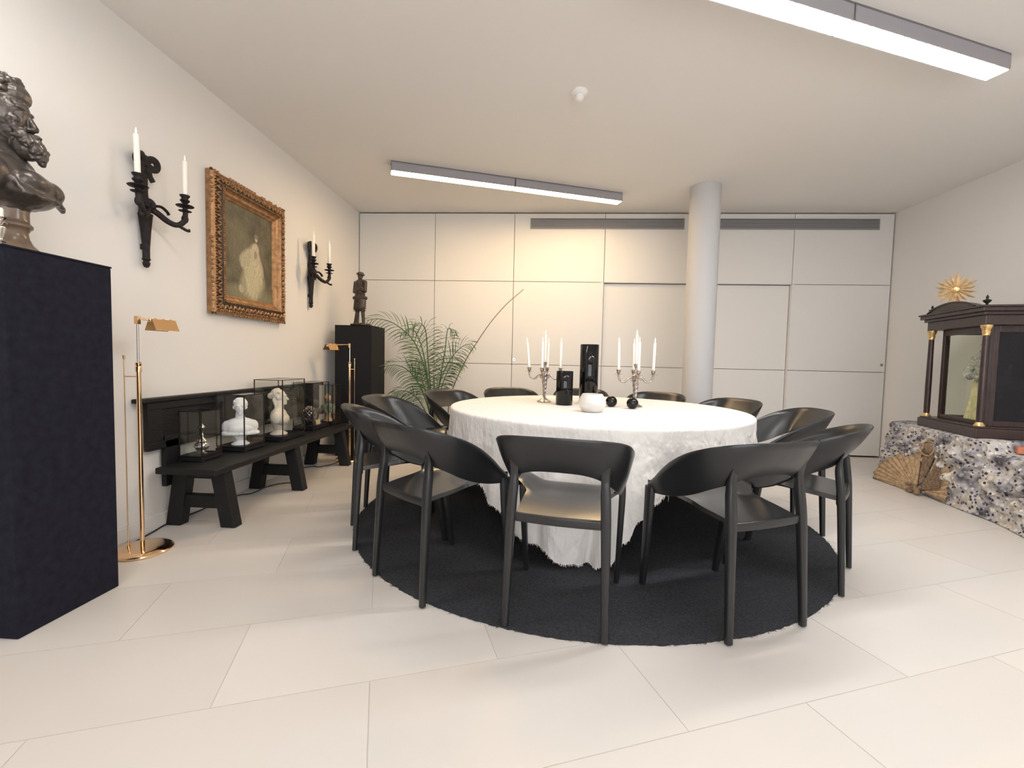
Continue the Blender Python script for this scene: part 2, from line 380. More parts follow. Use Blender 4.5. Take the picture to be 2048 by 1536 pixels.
# ------------------------------------------------------------------ rug
RC = Vector((.296, 3.197, 0)); rg = MB()
n = 540
rr = [1.520 + .0035*noise.noise(Vector((math.cos(6.283*i/n)*40, math.sin(6.283*i/n)*40, 0))) + random.uniform(-.003, .003) for i in range(n)]
rows = []
for k, (s_, z) in enumerate(((1.0, .0), (1.0, .005), (.997, .0065), (.9, .0065), (.6, .0065), (.3, .0065), (.02, .0065))):
    rows.append([(s_*(rr[i] if k < 3 else 1.52)*math.cos(2*PI*i/n), s_*(rr[i] if k < 3 else 1.52)*math.sin(2*PI*i/n), z) for i in range(n)])
rg.grid(rows, closed=True); rg.f.append(tuple(len(rg.v)-n+i for i in range(n)))
rug = rg.build('rug', M['rug'], loc=tuple(RC)); tag(rug, 'large round charcoal woven rug with a frayed edge under the table', 'rug')
fz = MB()
for i in range(900):
    a = random.uniform(0, 2*PI); r = 1.518; l = random.uniform(.004, .014); p0 = Vector((r*math.cos(a), r*math.sin(a), .004))
    d = Vector((math.cos(a+random.uniform(-.7, .7)), math.sin(a+random.uniform(-.7, .7)), 0)); fz.tube([p0, p0+d*l+Vector((0, 0, -.002))], [.0011, .0006], 3)
tag(fz.build('fringe', M['rug'], rug, smooth=False), kind='stuff')

# ------------------------------------------------------------------ table + cloth
TC = Vector((.395, 3.305, 0)); TR = 1.040
tb = empty('round_table', tuple(TC), 0, 'large round dining table hidden under the white cloth', 'table')
bev(MB().lathe([(0, .700), (TR-.006, .700), (TR-.006, .735), (0, .735)], 96, caps=False).build('tabletop', M['wood'], tb), .003)
MB().lathe([(.30, .0065), (.30, .03), (.09, .05), (.07, .10), (.07, .62), (.16, .700)], 40).build('pedestal', M['black'], tb)
# cloth
drops = [(-180, .40), (-160, .30), (-140, .33), (-136, .36), (-128, .47), (-121, .56), (-112, .63), (-104, .695), (-97, .715), (-91, .69), (-87, .56), (-84, .44), (-80, .36), (-74, .32), (-60, .27), (-45, .24), (-30, .27), (-10, .45), (-2, .55), (8, .45), (30, .27), (60, .26), (90, .5), (120, .27), (150, .33), (180, .40)]
def drop(a):
    for (a0, d0), (a1, d1) in zip(drops, drops[1:]):
        if a0 <= a <= a1: return d0 + (d1-d0)*sst(0, 1, (a-a0)/(a1-a0))
    return .3
NT, NV = 1080, 44
rows = []
for r in (.05, .3, .6, .85, .97, 1.02):
    rows.append([(r*math.cos(2*PI*i/NT), r*math.sin(2*PI*i/NT), .7415 + .0012*noise.noise(Vector((r*6*math.cos(2*PI*i/NT), r*6*math.sin(2*PI*i/NT), 1)))) for i in range(NT)])
for k in range(4):
    an = k/4*PI/2; R = 1.028 + .014*math.sin(an); z = .7275 + .014*math.cos(an)
    rows.append([(R*math.cos(2*PI*i/NT), R*math.sin(2*PI*i/NT), z) for i in range(NT)])
hem = []
for k in range(NV+1):
    row = []
    for i in range(NT):
        th = 2*PI*i/NT; deg = math.degrees(math.atan2(math.sin(th), math.cos(th)))
        D = drop(deg) + .010*noise.noise(Vector((math.cos(th)*30, math.sin(th)*30, 5))) + .005*noise.noise(Vector((math.cos(th)*140, math.sin(th)*140, 9)))
        D = min(D, .722)
        t = k/NV; d = D*t                                   # depth below the edge
        fold = .55*math.sin(th*27 + 2.1*math.sin(th*3)) + .45*math.sin(th*16+1.2+1.5*math.sin(th*5)) + .35*noise.noise(Vector((math.cos(th)*9, math.sin(th)*9, d*2)))
        fold = max(-1.1, min(.75, math.copysign(abs(fold)**.75, fold)))
        amp = .0 + .046*sst(.02, .40, d)
        wr = .0045*noise.noise(Vector((th*26, d*17, 3))) + .0025*noise.noise(Vector((th*60, d*60, 8)))
        corner = math.exp(-((deg+98)/9)**2)
        R = 1.0425 + amp*(fold*.75+.36) + wr*sst(0, .08, d) + .02*corner*sst(.3, .7, d) - .012*sst(.45, .72, d)
        crease = math.exp(-((deg+95.5 + 6*(d-.4))/1.9)**2)*sst(.22, .45, d)
        R -= .075*crease
        row.append((R*math.cos(th), R*math.sin(th), .7275-d))
    rows.append(row)
hem = rows[-1]
cm = MB().grid(rows, closed=True); cm.f.append(tuple(i for i in range(NT))[::-1])
cl = cm.build('tablecloth', M['cloth'], loc=tuple(TC), ang=180)
tag(cl, 'crinkled white muslin tablecloth with a frayed hem, hanging to the rug at the front', 'tablecloth')
fr = MB()
for i in range(2600):
    j = random.randrange(NT); p = Vector(hem[j]); l = random.uniform(.004, .016)
    if random.random() < .006 and p.z > .15: l = random.uniform(.03, .10)
    o = Vector((random.uniform(-.006, .006), random.uniform(-.006, .006), 0)); p = p + Vector((0, 0, .003))
    if p.z-l < .010: l = max(.002, p.z-.010)
    fr.tube([p, p+o*.6+Vector((0,0,-l*.5)), p+o+Vector((0,0,-l))], [.0012, .0011, .0008], 3)
tag(fr.build('frayed_hem', M['thread'], cl, smooth=False), kind='stuff')

# ------------------------------------------------------------------ chairs
def chair_proto():
    c = empty('dining_chair')
    top = spl([(0,-.085,.775),(.09,-.080,.774),(.17,-.058,.770),(.235,-.008,.758),(.273,.065,.735),(.285,.155,.700),(.280,.25,.650),(.265,.335,.592),(.250,.40,.540),(.240,.445,.508),(.236,.462,.492)], 6)
    bot = spl([(0,.012,.630),(.08,.016,.627),(.135,.026,.616),(.176,.050,.594),(.203,.110,.562),(.220,.175,.527),(.230,.25,.498),(.235,.32,.480),(.237,.385,.470),(.237,.440,.466),(.236,.460,.466)], 6)
    S = [(-a.x, a.y, a.z) for a in top[::-1]][:-1] + [tuple(a) for a in top]
    B = [(-a.x, a.y, a.z) for a in bot[::-1]][:-1] + [tuple(a) for a in bot]
    nv = 7; th = .010; outer = []; inner = []
    n = len(S)
    def surf(i, t):
        a = Vector(B[i]).lerp(Vector(S[i]), t); return a
    for k in range(nv):
        t = k/(nv-1); ro = []; ri = []
        for i in range(n):
            p = surf(i, t)
            du = surf(min(i+1, n-1), t) - surf(max(i-1, 0), t); dv = Vector(S[i])-Vector(B[i])
            nn = du.cross(dv); nn = nn.normalized() if nn.length > 1e-9 else Vector((0,0,1))
            if nn.y > 0 and abs(p.x) < .15: nn = -nn
            cen = Vector((0, .25, p.z));
            if (p-cen).dot(nn) < 0: nn = -nn
            bul = .007*math.sin(PI*t)*min(1, dv.length/.1)
            ro.append(p + nn*(bul + 0)); ri.append(p + nn*(bul - th))
        outer.append(ro); inner.append(ri)
    mb = MB()
    ring = [outer[k] for k in range(nv)] + [inner[k] for k in range(nv-1, -1, -1)]
    # rim rounding rows
    ring.insert(nv, [(a+b)/2 + (Vector((0,0,1))*.004) for a, b in zip(outer[-1], inner[-1])])
    ring.append([(a+b)/2 - Vector((0,0,.003)) for a, b in zip(outer[0], inner[0])])
    ring.append(ring[0])
    mb.grid(ring); m_ = len(ring)-1
    mb.f.append(tuple(k*n for k in range(m_))); mb.f.append(tuple(k*n+n-1 for k in range(m_)))
    mb.build('backrest', M['black'], c, ang=60)
    # seat
    rows = []; ny = 30; nx = 24
    for j in range(ny+1):
        y = .005 + .455*j/ny
        w = .166 + .010*sst(0, .2, y) + (.234-.176)*sst(.235, .315, y)
        row = []
        for i in range(nx+1):
            x = w*(2*i/nx-1)
            z = .450 + .024*(1-(1-min(1, y/.24))**1.6) - .004*math.cos(PI*.5*min(1, abs(x)/.17))*math.sin(PI*y/.46) + .040*sst(.12, .236, abs(x))*sst(.16, .33, y) + .006*sst(.30, .40, y) - .005*sst(.43, .46, y)
            row.append(Vector((x, y, z)))
        rows.append(row)
    dn = [[p - Vector((0, 0, .026 if 0 < i < nx else .020)) for i, p in enumerate(r)] for r in rows]
    mb = MB().grid(rows); mb.grid(dn)
    k0 = (ny+1)*(nx+1)
    edge = [i for i in range(nx+1)] + [j*(nx+1)+nx for j in range(1, ny+1)] + [ny*(nx+1)+i for i in range(nx-1, -1, -1)] + [j*(nx+1) for j in range(ny-1, 0, -1)]
    for a, b in zip(edge, edge[1:]+edge[:1]): mb.f.append((a, b, b+k0, a+k0))
    mb.build('seat', M['blackseat'], c, ang=50)
    # rear rail
    rl = spl([(-.186,.022,.440),(-.15,.012,.440),(0,.004,.440),(.15,.012,.440),(.186,.022,.440)], 6)
    MB().tube(rl, [(.018 if 3 < i < len(rl)-4 else .026, .010) for i in range(len(rl))], 12, flat=.5, upv=(0,0,1)).build('seat_rail', M['black'], c)
    for s in (-1, 1):
        P = spl([(s*.197,-.012,0),(s*.193,-.002,.20),(s*.187,.012,.45),(s*.181,.026,.58),(s*.179,.022,.625),(s*.179,.008,.668)], 5)
        R = [(.0140+.0055*min(1, p.z/.45), .0130+.004*min(1, p.z/.45)) if p.z < .575 else (.017, .0170*(1-.9*sst(.575, .668, p.z))) for p in P]
        MB().tube(P, R, 14, flat=.55, upv=(1,0,0)).build('leg', M['black'], c, ang=60)
        P = spl([(s*.224,.487,0),(s*.231,.462,.2),(s*.238,.440,.40),(s*.239,.436,.462),(s*.238,.436,.492)], 5)
        R = [(.012+.004*min(1, p.z/.46), .016+.010*min(1, p.z/.46)) for p in P]
        MB().tube(P, R, 14, flat=.55, upv=(1,0,0)).build('leg', M['black'], c, ang=60)
    return c
CH = [  # mid rear feet, outward angle, label
 (.075, 1.725, -101.2, 'black plastic armchair nearest the viewer, front centre, warm reflection on its seat'),
 (-.626, 1.986, -130.0, 'black plastic armchair at the front left of the table, back band sloping to the right'),
 (-1.074, 2.558, -155.2, 'black plastic armchair second from the front left, between bench and table'),
 (.915, 1.806, -66.2, 'black plastic armchair at the front right of the table, arm sloping to the left'),
 (1.534, 2.309, -37.1, 'black plastic armchair at the far right, seen side on behind the front right chair'),
 (-1.20, 3.27, 178.0, 'black plastic armchair before the black corner pedestal, its inner side open to the viewer'),
 (-.87, 4.04, 147.0, 'black plastic armchair in front of the palm, left of the cloth edge'),
 (-.33, 4.55, 113.0, 'black plastic armchair behind the table, its top edge left of the left candelabrum'),
 (.42, 4.75, 86.0, 'black plastic armchair behind the table, mostly hidden by the two black vases'),
 (1.15, 4.45, 57.0, 'black plastic armchair at the foot of the white column, right of the right candelabrum'),
 (1.63, 3.85, 27.0, 'black plastic armchair behind the right rim of the table, between column and doors'),
 (1.80, 3.11, -4.0, 'black plastic armchair right of the table with its brownish inner back facing left'),
]
p0 = chair_proto()
for i, (x, y, a, lab) in enumerate(CH):
    o = p0 if i == 0 else dup(p0)
    o.location = (x, y, .0065 if i else .0065); o.rotation_euler = (0, 0, math.radians(a+90))
    tag(o, lab, 'chair', 'black armchairs around the table')

# ------------------------------------------------------------------ table setting
ZT = .7435
def candle(loc, h, label, group, lean=(0, 0), r=.0105):
    o = empty('candle', loc, 0, label, 'candle', group)
    mt = Matrix.Shear('XY', 4, (lean[0]/h, lean[1]/h))
    MB().lathe([(0, 0), (r*.85, 0), (r, .006), (r, h-.006), (r*.8, h), (.002, h+.001)], 16, mt).build('wax', M['wax'], o)
    MB().lathe([(.0018, h), (.0055, h+.008), (.0062, h+.014), (.004, h+.026), (.0006, h+.038)], 12, mt).build('flame_tip', M['flame'], o)
    return o
def candelabrum(x, y, rz, label, side, leans):
    c = empty('candelabrum', (x, y, ZT), rz, label, 'candelabrum', 'silver candelabra on the table')
    MB().lathe([(0, 0), (.056, 0), (.057, .004), (.048, .010), (.034, .016), (.024, .026), (.012, .034), (.008, .040), (0, .040)], 36).build('foot', M['silver'], c)
    # twisted stem widening upward
    rows = []
    for k in range(41):
        t = k/40; z = .036 + .193*t; r = .009 + .017*t**1.3
        rows.append([((r+.0028*math.cos(5*(a-7*t)))*math.cos(a), (r+.0028*math.cos(5*(a-7*t)))*math.sin(a), z) for a in [2*PI*i/30 for i in range(30)]])
    rows.append([(.010*math.cos(2*PI*i/30), .010*math.sin(2*PI*i/30), .243) for i in range(30)])
    rows.append([(.008*math.cos(2*PI*i/30), .008*math.sin(2*PI*i/30), .288) for i in range(30)])
    mb = MB().grid(rows, closed=True); mb.f.append(tuple(range(30))); mb.f.append(tuple(len(mb.v)-30+i for i in range(30)))
    mb.build('stem', M['silver'], c)
    cup = [(.006, -.032), (.008, -.026), (.013, -.022), (.014, -.010), (.018, -.002), (.020, 0), (.0165, .0), (.0125, -.004), (.0118, -.012), (0, -.012)]
    plate = [(.006, -.034), (.030, -.0335), (.032, -.032), (.030, -.0315), (.006, -.031)]
    for k in range(4):
        a = k*PI/2; R4 = Rz(a)
        P = spl([(.018, 0, .218), (.040, 0, .216), (.055, 0, .204), (.072, 0, .186), (.092, 0, .180), (.114, 0, .194), (.124, 0, .223), (.125, 0, .240)], 5)
        arm = MB().tube(P, [.0078 if i < 18 else .0062 for i in range(len(P))], 10, R4)
        arm.tube(spl([(.030, 0, .214), (.036, 0, .198), (.028, 0, .188), (.022, 0, .196), (.026, 0, .202)], 4), .0042, 8, R4)
        am = arm.build('arm', M['silver'], c)
        MB().lathe(plate, 28, R4 @ T((.125, 0, .2715))).build('drip_plate', M['silver'], am)
        MB().lathe(cup, 24, R4 @ T((.125, 0, .2715))).build('cup', M['silver'], am)
        if (side, k) in leans and leans[(side, k)] is None: continue
        wp = Rz(rz) @ Rz(a) @ Vector((.125, 0, 0))
        nm = {0: 'right', 1: 'back', 2: 'left', 3: 'front'}[k]
        candle((x+wp.x, y+wp.y, ZT+.2605), .214, 'white candle in the %s arm of the %s candelabrum' % (nm, side), 'candles on the table', leans.get((side, k), (0, 0)))
    MB().lathe(cup, 24, T((0, 0, .316))).build('cup', M['silver'], c)
    candle((x, y, ZT+.305), .228, 'taller white candle in the middle of the %s candelabrum' % side, 'candles on the table')
    return c
candelabrum(.029, 3.587, math.radians(-10), 'silver candelabrum with a twisted stem, left behind the short black vase', 'left', {('left', 2): (-.022, 0), ('left', 1): (0.004, 0)})
candelabrum(.700, 3.388, math.radians(-3), 'silver candelabrum with a twisted stem, right behind a black ball', 'right', {('right', 0): (.005, 0), ('right', 2): (-.004, 0)})
def vase(x, y, r, h, label):
    o = empty('vase', (x, y, ZT), 0, label, 'vase', 'black cylinder vases on the table')
    MB().lathe([(0, 0), (r-.002, 0), (r, .003), (r, h-.002), (r-.0015, h), (r-.004, h-.001), (r-.005, .02), (0, .018)], 64, caps=False).build('body', M['vase'], o); return o
vase(.178, 3.386, .0625, .253, 'short black glossy cylinder vase, left of the white bowl')
vase(.366, 3.48, .0705, .457, 'tall black glossy cylinder vase, behind the white bowl')
bw = MB().lathe([(0, 0), (.058, 0), (.064, .003), (.082, .028), (.091, .050), (.090, .068), (.081, .090), (.068, .112), (.066, .116), (.060, .1165), (.057, .112), (.072, .080), (.074, .055), (.050, .02), (0, .016)], 64, caps=False)
tag(bw.build('bowl', M['alab'], loc=(.340, 2.975, ZT), ang=50), 'white rounded alabaster bowl at the middle of the table', 'bowl')
for x, y, lab in ((.522, 3.345, 'black glass ball with a hollow top, just right of the white bowl'), (.655, 3.245, 'black glass ball with a hollow top, in front of the right candelabrum foot')):
    R = .0415; pr = []
    for k in range(3, 19):
        a = -PI/2 + PI*k/20; pr.append((R*math.cos(a), R*math.sin(a)+.037))
    pr = [(0, pr[0][1])] + pr + [(.010, pr[-1][1]-.003), (.009, .055), (0, .05)]
    z0 = pr[0][1]
    tag(MB().lathe([(a, b-z0) for a, b in pr], 40, caps=False).build('glass_ball', M['vase'], loc=(x, y, ZT)), lab, 'ball', 'black glass balls on the table')

# ------------------------------------------------------------------ pedestals
pd = empty('pedestal', (-2.10, 1.687, 0), 0, 'tall black cloth-covered pedestal at the left, bearing the bearded bust', 'pedestal')
bev(MB().box(-.199, .201, -.199, .2, 0, 1.432).build('body', M['ped'], pd, smooth=False), .004)
bev(MB().box(-.201, .203, -.202, .202, 1.432, 1.440).build('top', M['ped'], pd, smooth=False), .002)
pd = empty('pedestal', (-1.99, 4.86, 0), 0, 'black pedestal in the far corner, bearing the standing statue', 'pedestal')
bev(MB().box(-.2, .2, -.2, .2, 0, 1.395).build('body', M['ped2'], pd, smooth=False), .004)
bev(MB().box(-.202, .202, -.202, .202, 1.395, 1.400).build('top', M['ped2'], pd, smooth=False), .002)

# ------------------------------------------------------------------ bearded bust
bu = empty('bust', (-2.105, 1.672, 1.440), 0, 'dark bronze bust of a bearded man with curly hair on the tall left pedestal', 'bust')
e = Vector((.63, .78, 0)).normalized(); tc_ = Vector((.78, -.63, 0)).normalized()
Fd = (e*math.cos(.42) + tc_*math.sin(.42)); Sd = Vector((-Fd.y, Fd.x, 0))
MF = Matrix((Fd, Sd, Vector((0,0,1)))).transposed()      # local (forward, side, up)
def fr_(v): return MF @ Vector(v)
sock = MB().lathe([(0, 0), (.092, 0), (.093, .012), (.088, .024), (.078, .034), (.066, .048), (.056, .070), (.053, .092), (.060, .106), (.067, .112), (.067, .122), (.060, .130), (.058, .140), (.058, .182), (0, .182)], 40, caps=False)
sock.build('socle', M['bronzel'], bu)
hb = MB()
HZ = .56          # eye height above pedestal
def hb_ball(f, s, z, r, rot=None):
    if f > .03 and .45 < z < .60: f, z = f-.010, z-.020
    hb.ball(fr_((f, s, z)), r, 12, 8, rot=(MF if rot is None else MF @ rot))
RY = lambda a: Matrix.Rotation(a, 3, 'Y'); RX = lambda a: Matrix.Rotation(a, 3, 'X'); RZ3 = lambda a: Matrix.Rotation(a, 3, 'Z')
hb_ball(-.035, 0, .590, (.100, .078, .098))        # skull
hb_ball(.012, 0, .540, (.062, .062, .105))         # face
hb_ball(.036, 0, .618, (.040, .055, .045))         # forehead
for s in (-1, 1): hb.ball(fr_((.006, s*.040, .545)), (.046, .030, .065), 14, 10, rot=MF); hb.ball(fr_((.034, s*.040, .548)), (.018, .018, .022), 12, 8, rot=MF)
hb_ball(.064, .028, .583, (.018, .026, .009)); hb_ball(.064, -.028, .583, (.018, .026, .009))   # brows
for s in (-1, 1):
    hb_ball(.054, s*.029, .565, (.011, .014, .009))      # eyeball
    hb_ball(.062, s*.030, .5725, (.010, .018, .0035))   # upper lid
    hb_ball(.060, s*.030, .5575, (.009, .016, .003))   # lower lid
    hb_ball(.046, s*.042, .535, (.024, .022, .020))      # cheek
    hb_ball(-.025, s*.078, .555, (.018, .010, .030))     # ear
hb.cap(fr_((.060, 0, .560)), fr_((.086, 0, .502)), .0095, .013, 6)      # nose
hb_ball(.094, 0, .516, (.015, .010, .010))
for s in (-1, 1): hb_ball(.082, s*.011, .513, (.012, .009, .008))
for s in (-1, 1):       # moustache
    for k in range(9):
        t = k/8; hb_ball(.100-.038*t, s*(.005+.052*t), .490-.020*t, (.016, .012, .0085))
hb_ball(.084, 0, .474, (.013, .018, .006))          # lower lip
hb.cap(fr_((-.035, 0, .50)), fr_((-.045, 0, .34)), .058, .070, 8)        # neck
rnd = random.Random(3)
for k in range(260):       # beard curls
    t = rnd.random(); a = rnd.uniform(-1.35, 1.35); z = .475-.095*t**.8 + .055*(abs(a)/1.35)**2
    R = .066 + .020*math.sin(PI*min(1, t*1.1)) - .018*t; f = .026 + .036*t + R*math.cos(a)*.86; s = R*math.sin(a)*(1-.35*t)
    k_ = rnd.uniform(.0, .014); hb.ball(fr_((f-.006+k_*math.cos(a), s*(1+k_*4), z-.012)), (.0115, .0048, .0135), 8, 6, rot=MF @ RZ3(rnd.uniform(-1, 1)) @ RX(rnd.uniform(-.9, .9)))
hb_ball(.062, 0, .425, (.048, .045, .050))
for k in range(230):       # hair curls
    u = rnd.uniform(-1, 1); ph = rnd.uniform(.12, 1.45); th = rnd.uniform(-PI, PI)
    d = Vector((math.cos(th)*math.cos(ph), math.sin(th)*math.cos(ph), math.sin(ph)))
    if d.x > .62 and d.z < .75: continue
    k_ = rnd.uniform(-.004, .009); c_ = Vector((-.035, 0, .585)) + Vector((d.x*(.102+k_), d.y*(.080+k_), d.z*(.104+k_)))
    hb.ball(fr_(c_), (.015, .0075, .008), 8, 6, rot=MF @ RZ3(rnd.uniform(0, 3)) @ RX(rnd.uniform(-.8, .8)))
for k in range(60):        # curls at forehead and temples
    a = rnd.uniform(-1.4, 1.4); hb.ball(fr_((-.012+.052*math.cos(a), .072*math.sin(a), .668-.022*abs(a)+rnd.uniform(-.01, .012))), (.014, .010, .011), 8, 6, rot=MF @ RX(rnd.uniform(-1, 1)))
# chest with cut shoulders
ch = MB()
ch.ball(fr_((-.015, 0, .285)), (.115, .190, .095), 24, 14, rot=MF)
ch.ball(fr_((.055, 0, .262)), (.085, .135, .075), 20, 12, rot=MF)
for s in (-1, 1): ch.ball(fr_((-.005, s*.145, .282)), (.075, .068, .072), 16, 10, rot=MF)
ch.ball(fr_((.098, -.06, .275)), (.045, .065, .045), 14, 10, rot=MF); ch.ball(fr_((.098, .06, .275)), (.045, .065, .045), 14, 10, rot=MF)
ch.cap(fr_((-.04, 0, .40)), fr_((-.02, 0, .30)), .068, .11, 5)
ch.cap(fr_((.06, .0, .245)), fr_((.075, .0, .222)), .05, .035, 4)
for k in range(26):        # drapery folds on the breast
    a = -1.0 + 2.0*k/25; hbv = fr_((.060+.085*math.cos(a), .165*math.sin(a), .215+.012*rnd.random()))
    ch.cap(hbv, fr_((-.01+.055*math.cos(a), .150*math.sin(a), .330+.03*math.cos(a))), .008, .0095, 9)
ch.cap(fr_((0, 0, .18)), fr_((0, 0, .25)), .055, .09, 4)
fuse(ch.build('chest', M['bronze'], bu), .0065, 2)
fuse(hb.build('head', M['bronze'], bu), .0027, 1)

# candlestick beside the bust
cs = empty('candlestick', (-1.962, 1.525, 1.440), 0, 'small silver candlestick standing before the bust at the left edge', 'candlestick')
MB().lathe([(0, 0), (.030, 0), (.031, .003), (.024, .007), (.016, .013), (.018, .016), (.012, .021), (.010, .028), (.014, .040), (.019, .066), (.018, .070), (.010, .074), (.014, .078), (.022, .082), (.023, .085), (.011, .090), (.016, .096), (.023, .101), (.020, .104), (.012, .102), (0, .100)], 32, caps=False).build('body', M['silverb'], cs)
c_ = empty('candle', (-1.962, 1.525, 1.5405), 0, 'short thick white candle stub in the candlestick before the bust', 'candle')
MB().lathe([(0, 0), (.0135, 0), (.0145, .003), (.0145, .033), (.012, .036), (0, .035)], 20, caps=False).build('wax', M['wax'], c_)
MB().tube([(0, 0, .035), (.001, 0, .042)], .0008, 6).build('wick', M['gap'], c_)

# ------------------------------------------------------------------ standing statue on the corner pedestal
st = empty('statue', (-1.975, 4.80, 1.400), -.35, 'brown statue of a standing man with folded arms on the corner pedestal', 'statue')
sb = MB()
S_ = .60/1.80
def P3(x, y, z): return Vector((x, y, z))*S_
# facing local -Y, head turned to +X
sb.cap(P3(.17, -.02, .12), P3(.17, -.06, .50), .055*S_, .065*S_, 8); sb.cap(P3(.17, -.06, .50), P3(.10, .0, .92), .075*S_, .10*S_, 8)      # front bent leg
sb.cap(P3(-.17, .05, .12), P3(-.14, .03, .50), .055*S_, .065*S_, 8); sb.cap(P3(-.14, .03, .50), P3(-.08, .02, .92), .08*S_, .105*S_, 8)
sb.cap(P3(.17, -.02, .10), P3(.24, -.15, .085), .05*S_, .035*S_, 4); sb.cap(P3(-.17, .05, .10), P3(-.16, -.09, .085), .05*S_, .035*S_, 4)
sb.cap(P3(.15, -.08, .60), P3(.11, -.03, .85), .12*S_, .12*S_, 5); sb.cap(P3(-.13, .0, .58), P3(-.09, .0, .85), .105*S_, .12*S_, 5)       # baggy breeches
for k in range(10):
    for q_, yy in ((.15, -.07), (-.13, .0)): sb.cap(P3(q_+.115*math.cos(k*.628), yy+.11*math.sin(k*.628), .50), P3(q_*.7+.11*math.cos(k*.628), .10*math.sin(k*.628), .86), .016*S_, .022*S_, 6)
for k in range(20): sb.ball(P3(.22*math.cos(k*.314), .15*math.sin(k*.314), .90+.02*(k % 2)), .045*S_, 8, 6)  # tunic hem
sb.cap(P3(0, 0, .92), P3(0, .01, 1.10), .18*S_, .15*S_, 5); sb.cap(P3(0, .01, 1.10), P3(0, .02, 1.36), .155*S_, .17*S_, 6)
sb.cap(P3(-.13, .02, 1.40), P3(.13, .02, 1.40), .085*S_, .085*S_, 6)
sb.cap(P3(0, .02, 1.42), P3(.02, 0, 1.54), .06*S_, .055*S_, 4)
sb.cap(P3(-.19, .02, 1.40), P3(-.23, .0, 1.12), .075*S_, .06*S_, 6); sb.cap(P3(-.23, .0, 1.12), P3(.06, -.17, 1.14), .058*S_, .045*S_, 7)
sb.cap(P3(.19, .02, 1.40), P3(.23, -.02, 1.12), .075*S_, .06*S_, 6); sb.cap(P3(.23, -.02, 1.12), P3(-.02, -.18, 1.18), .055*S_, .045*S_, 7)
sb.cap(P3(.06, -.17, 1.14), P3(.22, -.17, 1.20), .045*S_, .03*S_, 4); sb.cap(P3(.12, -.15, 1.08), P3(.26, -.12, 1.02), .04*S_, .03*S_, 4)
for k in range(5): sb.cap(P3(.20+.008*k, -.17+.012*k, 1.20-.01*k), P3(.235+.004*k, -.15+.014*k, 1.235-.01*k), .011*S_, .008*S_, 3)
hd = Vector((.02, -.01, 1.62))
sb.ball(P3(*hd), (.082*S_, .092*S_, .112*S_)); sb.ball(P3(.06, -.07, 1.60), .02*S_, 8, 6); sb.ball(P3(.05, -.05, 1.555), (.05*S_, .05*S_, .05*S_), 8, 6); sb.ball(P3(.05, -.065, 1.655), (.035*S_, .03*S_, .012*S_), 8, 6)
for k in range(14): sb.ball(P3(.02+.10*math.cos(k*.45), .0+.105*math.sin(k*.45), 1.665-.02*math.cos(k*.45)), .032*S_, 8, 6)
sb.ball(P3(.01, .01, 1.70), (.105*S_, .11*S_, .05*S_))
for k in range(5): sb.ball(P3(-.06, .04, 1.52+.03*k), .05*S_, 8, 6)
sb.cap(P3(.16, -.10, 1.42), P3(.09, -.14, 1.10), .03*S_, .03*S_, 5)
fuse(sb.build('figure', M['statue'], st), .0035, 2)
gp = MB(); 
gp.cap(P3(-.27, .10, .08), P3(-.20, .10, .62), .075*S_, .05*S_, 7)     # tree stump behind the leg
for k in range(40): gp.ball(Vector((random.uniform(-.085, .085), random.uniform(-.065, .065), .014)), (.022, .02, .012+random.random()*.008), 8, 6)
gp.ball((0, 0, .016), (.095, .075, .016), 20, 8)
fuse(gp.build('ground', M['statue'], st), .0035, 2)

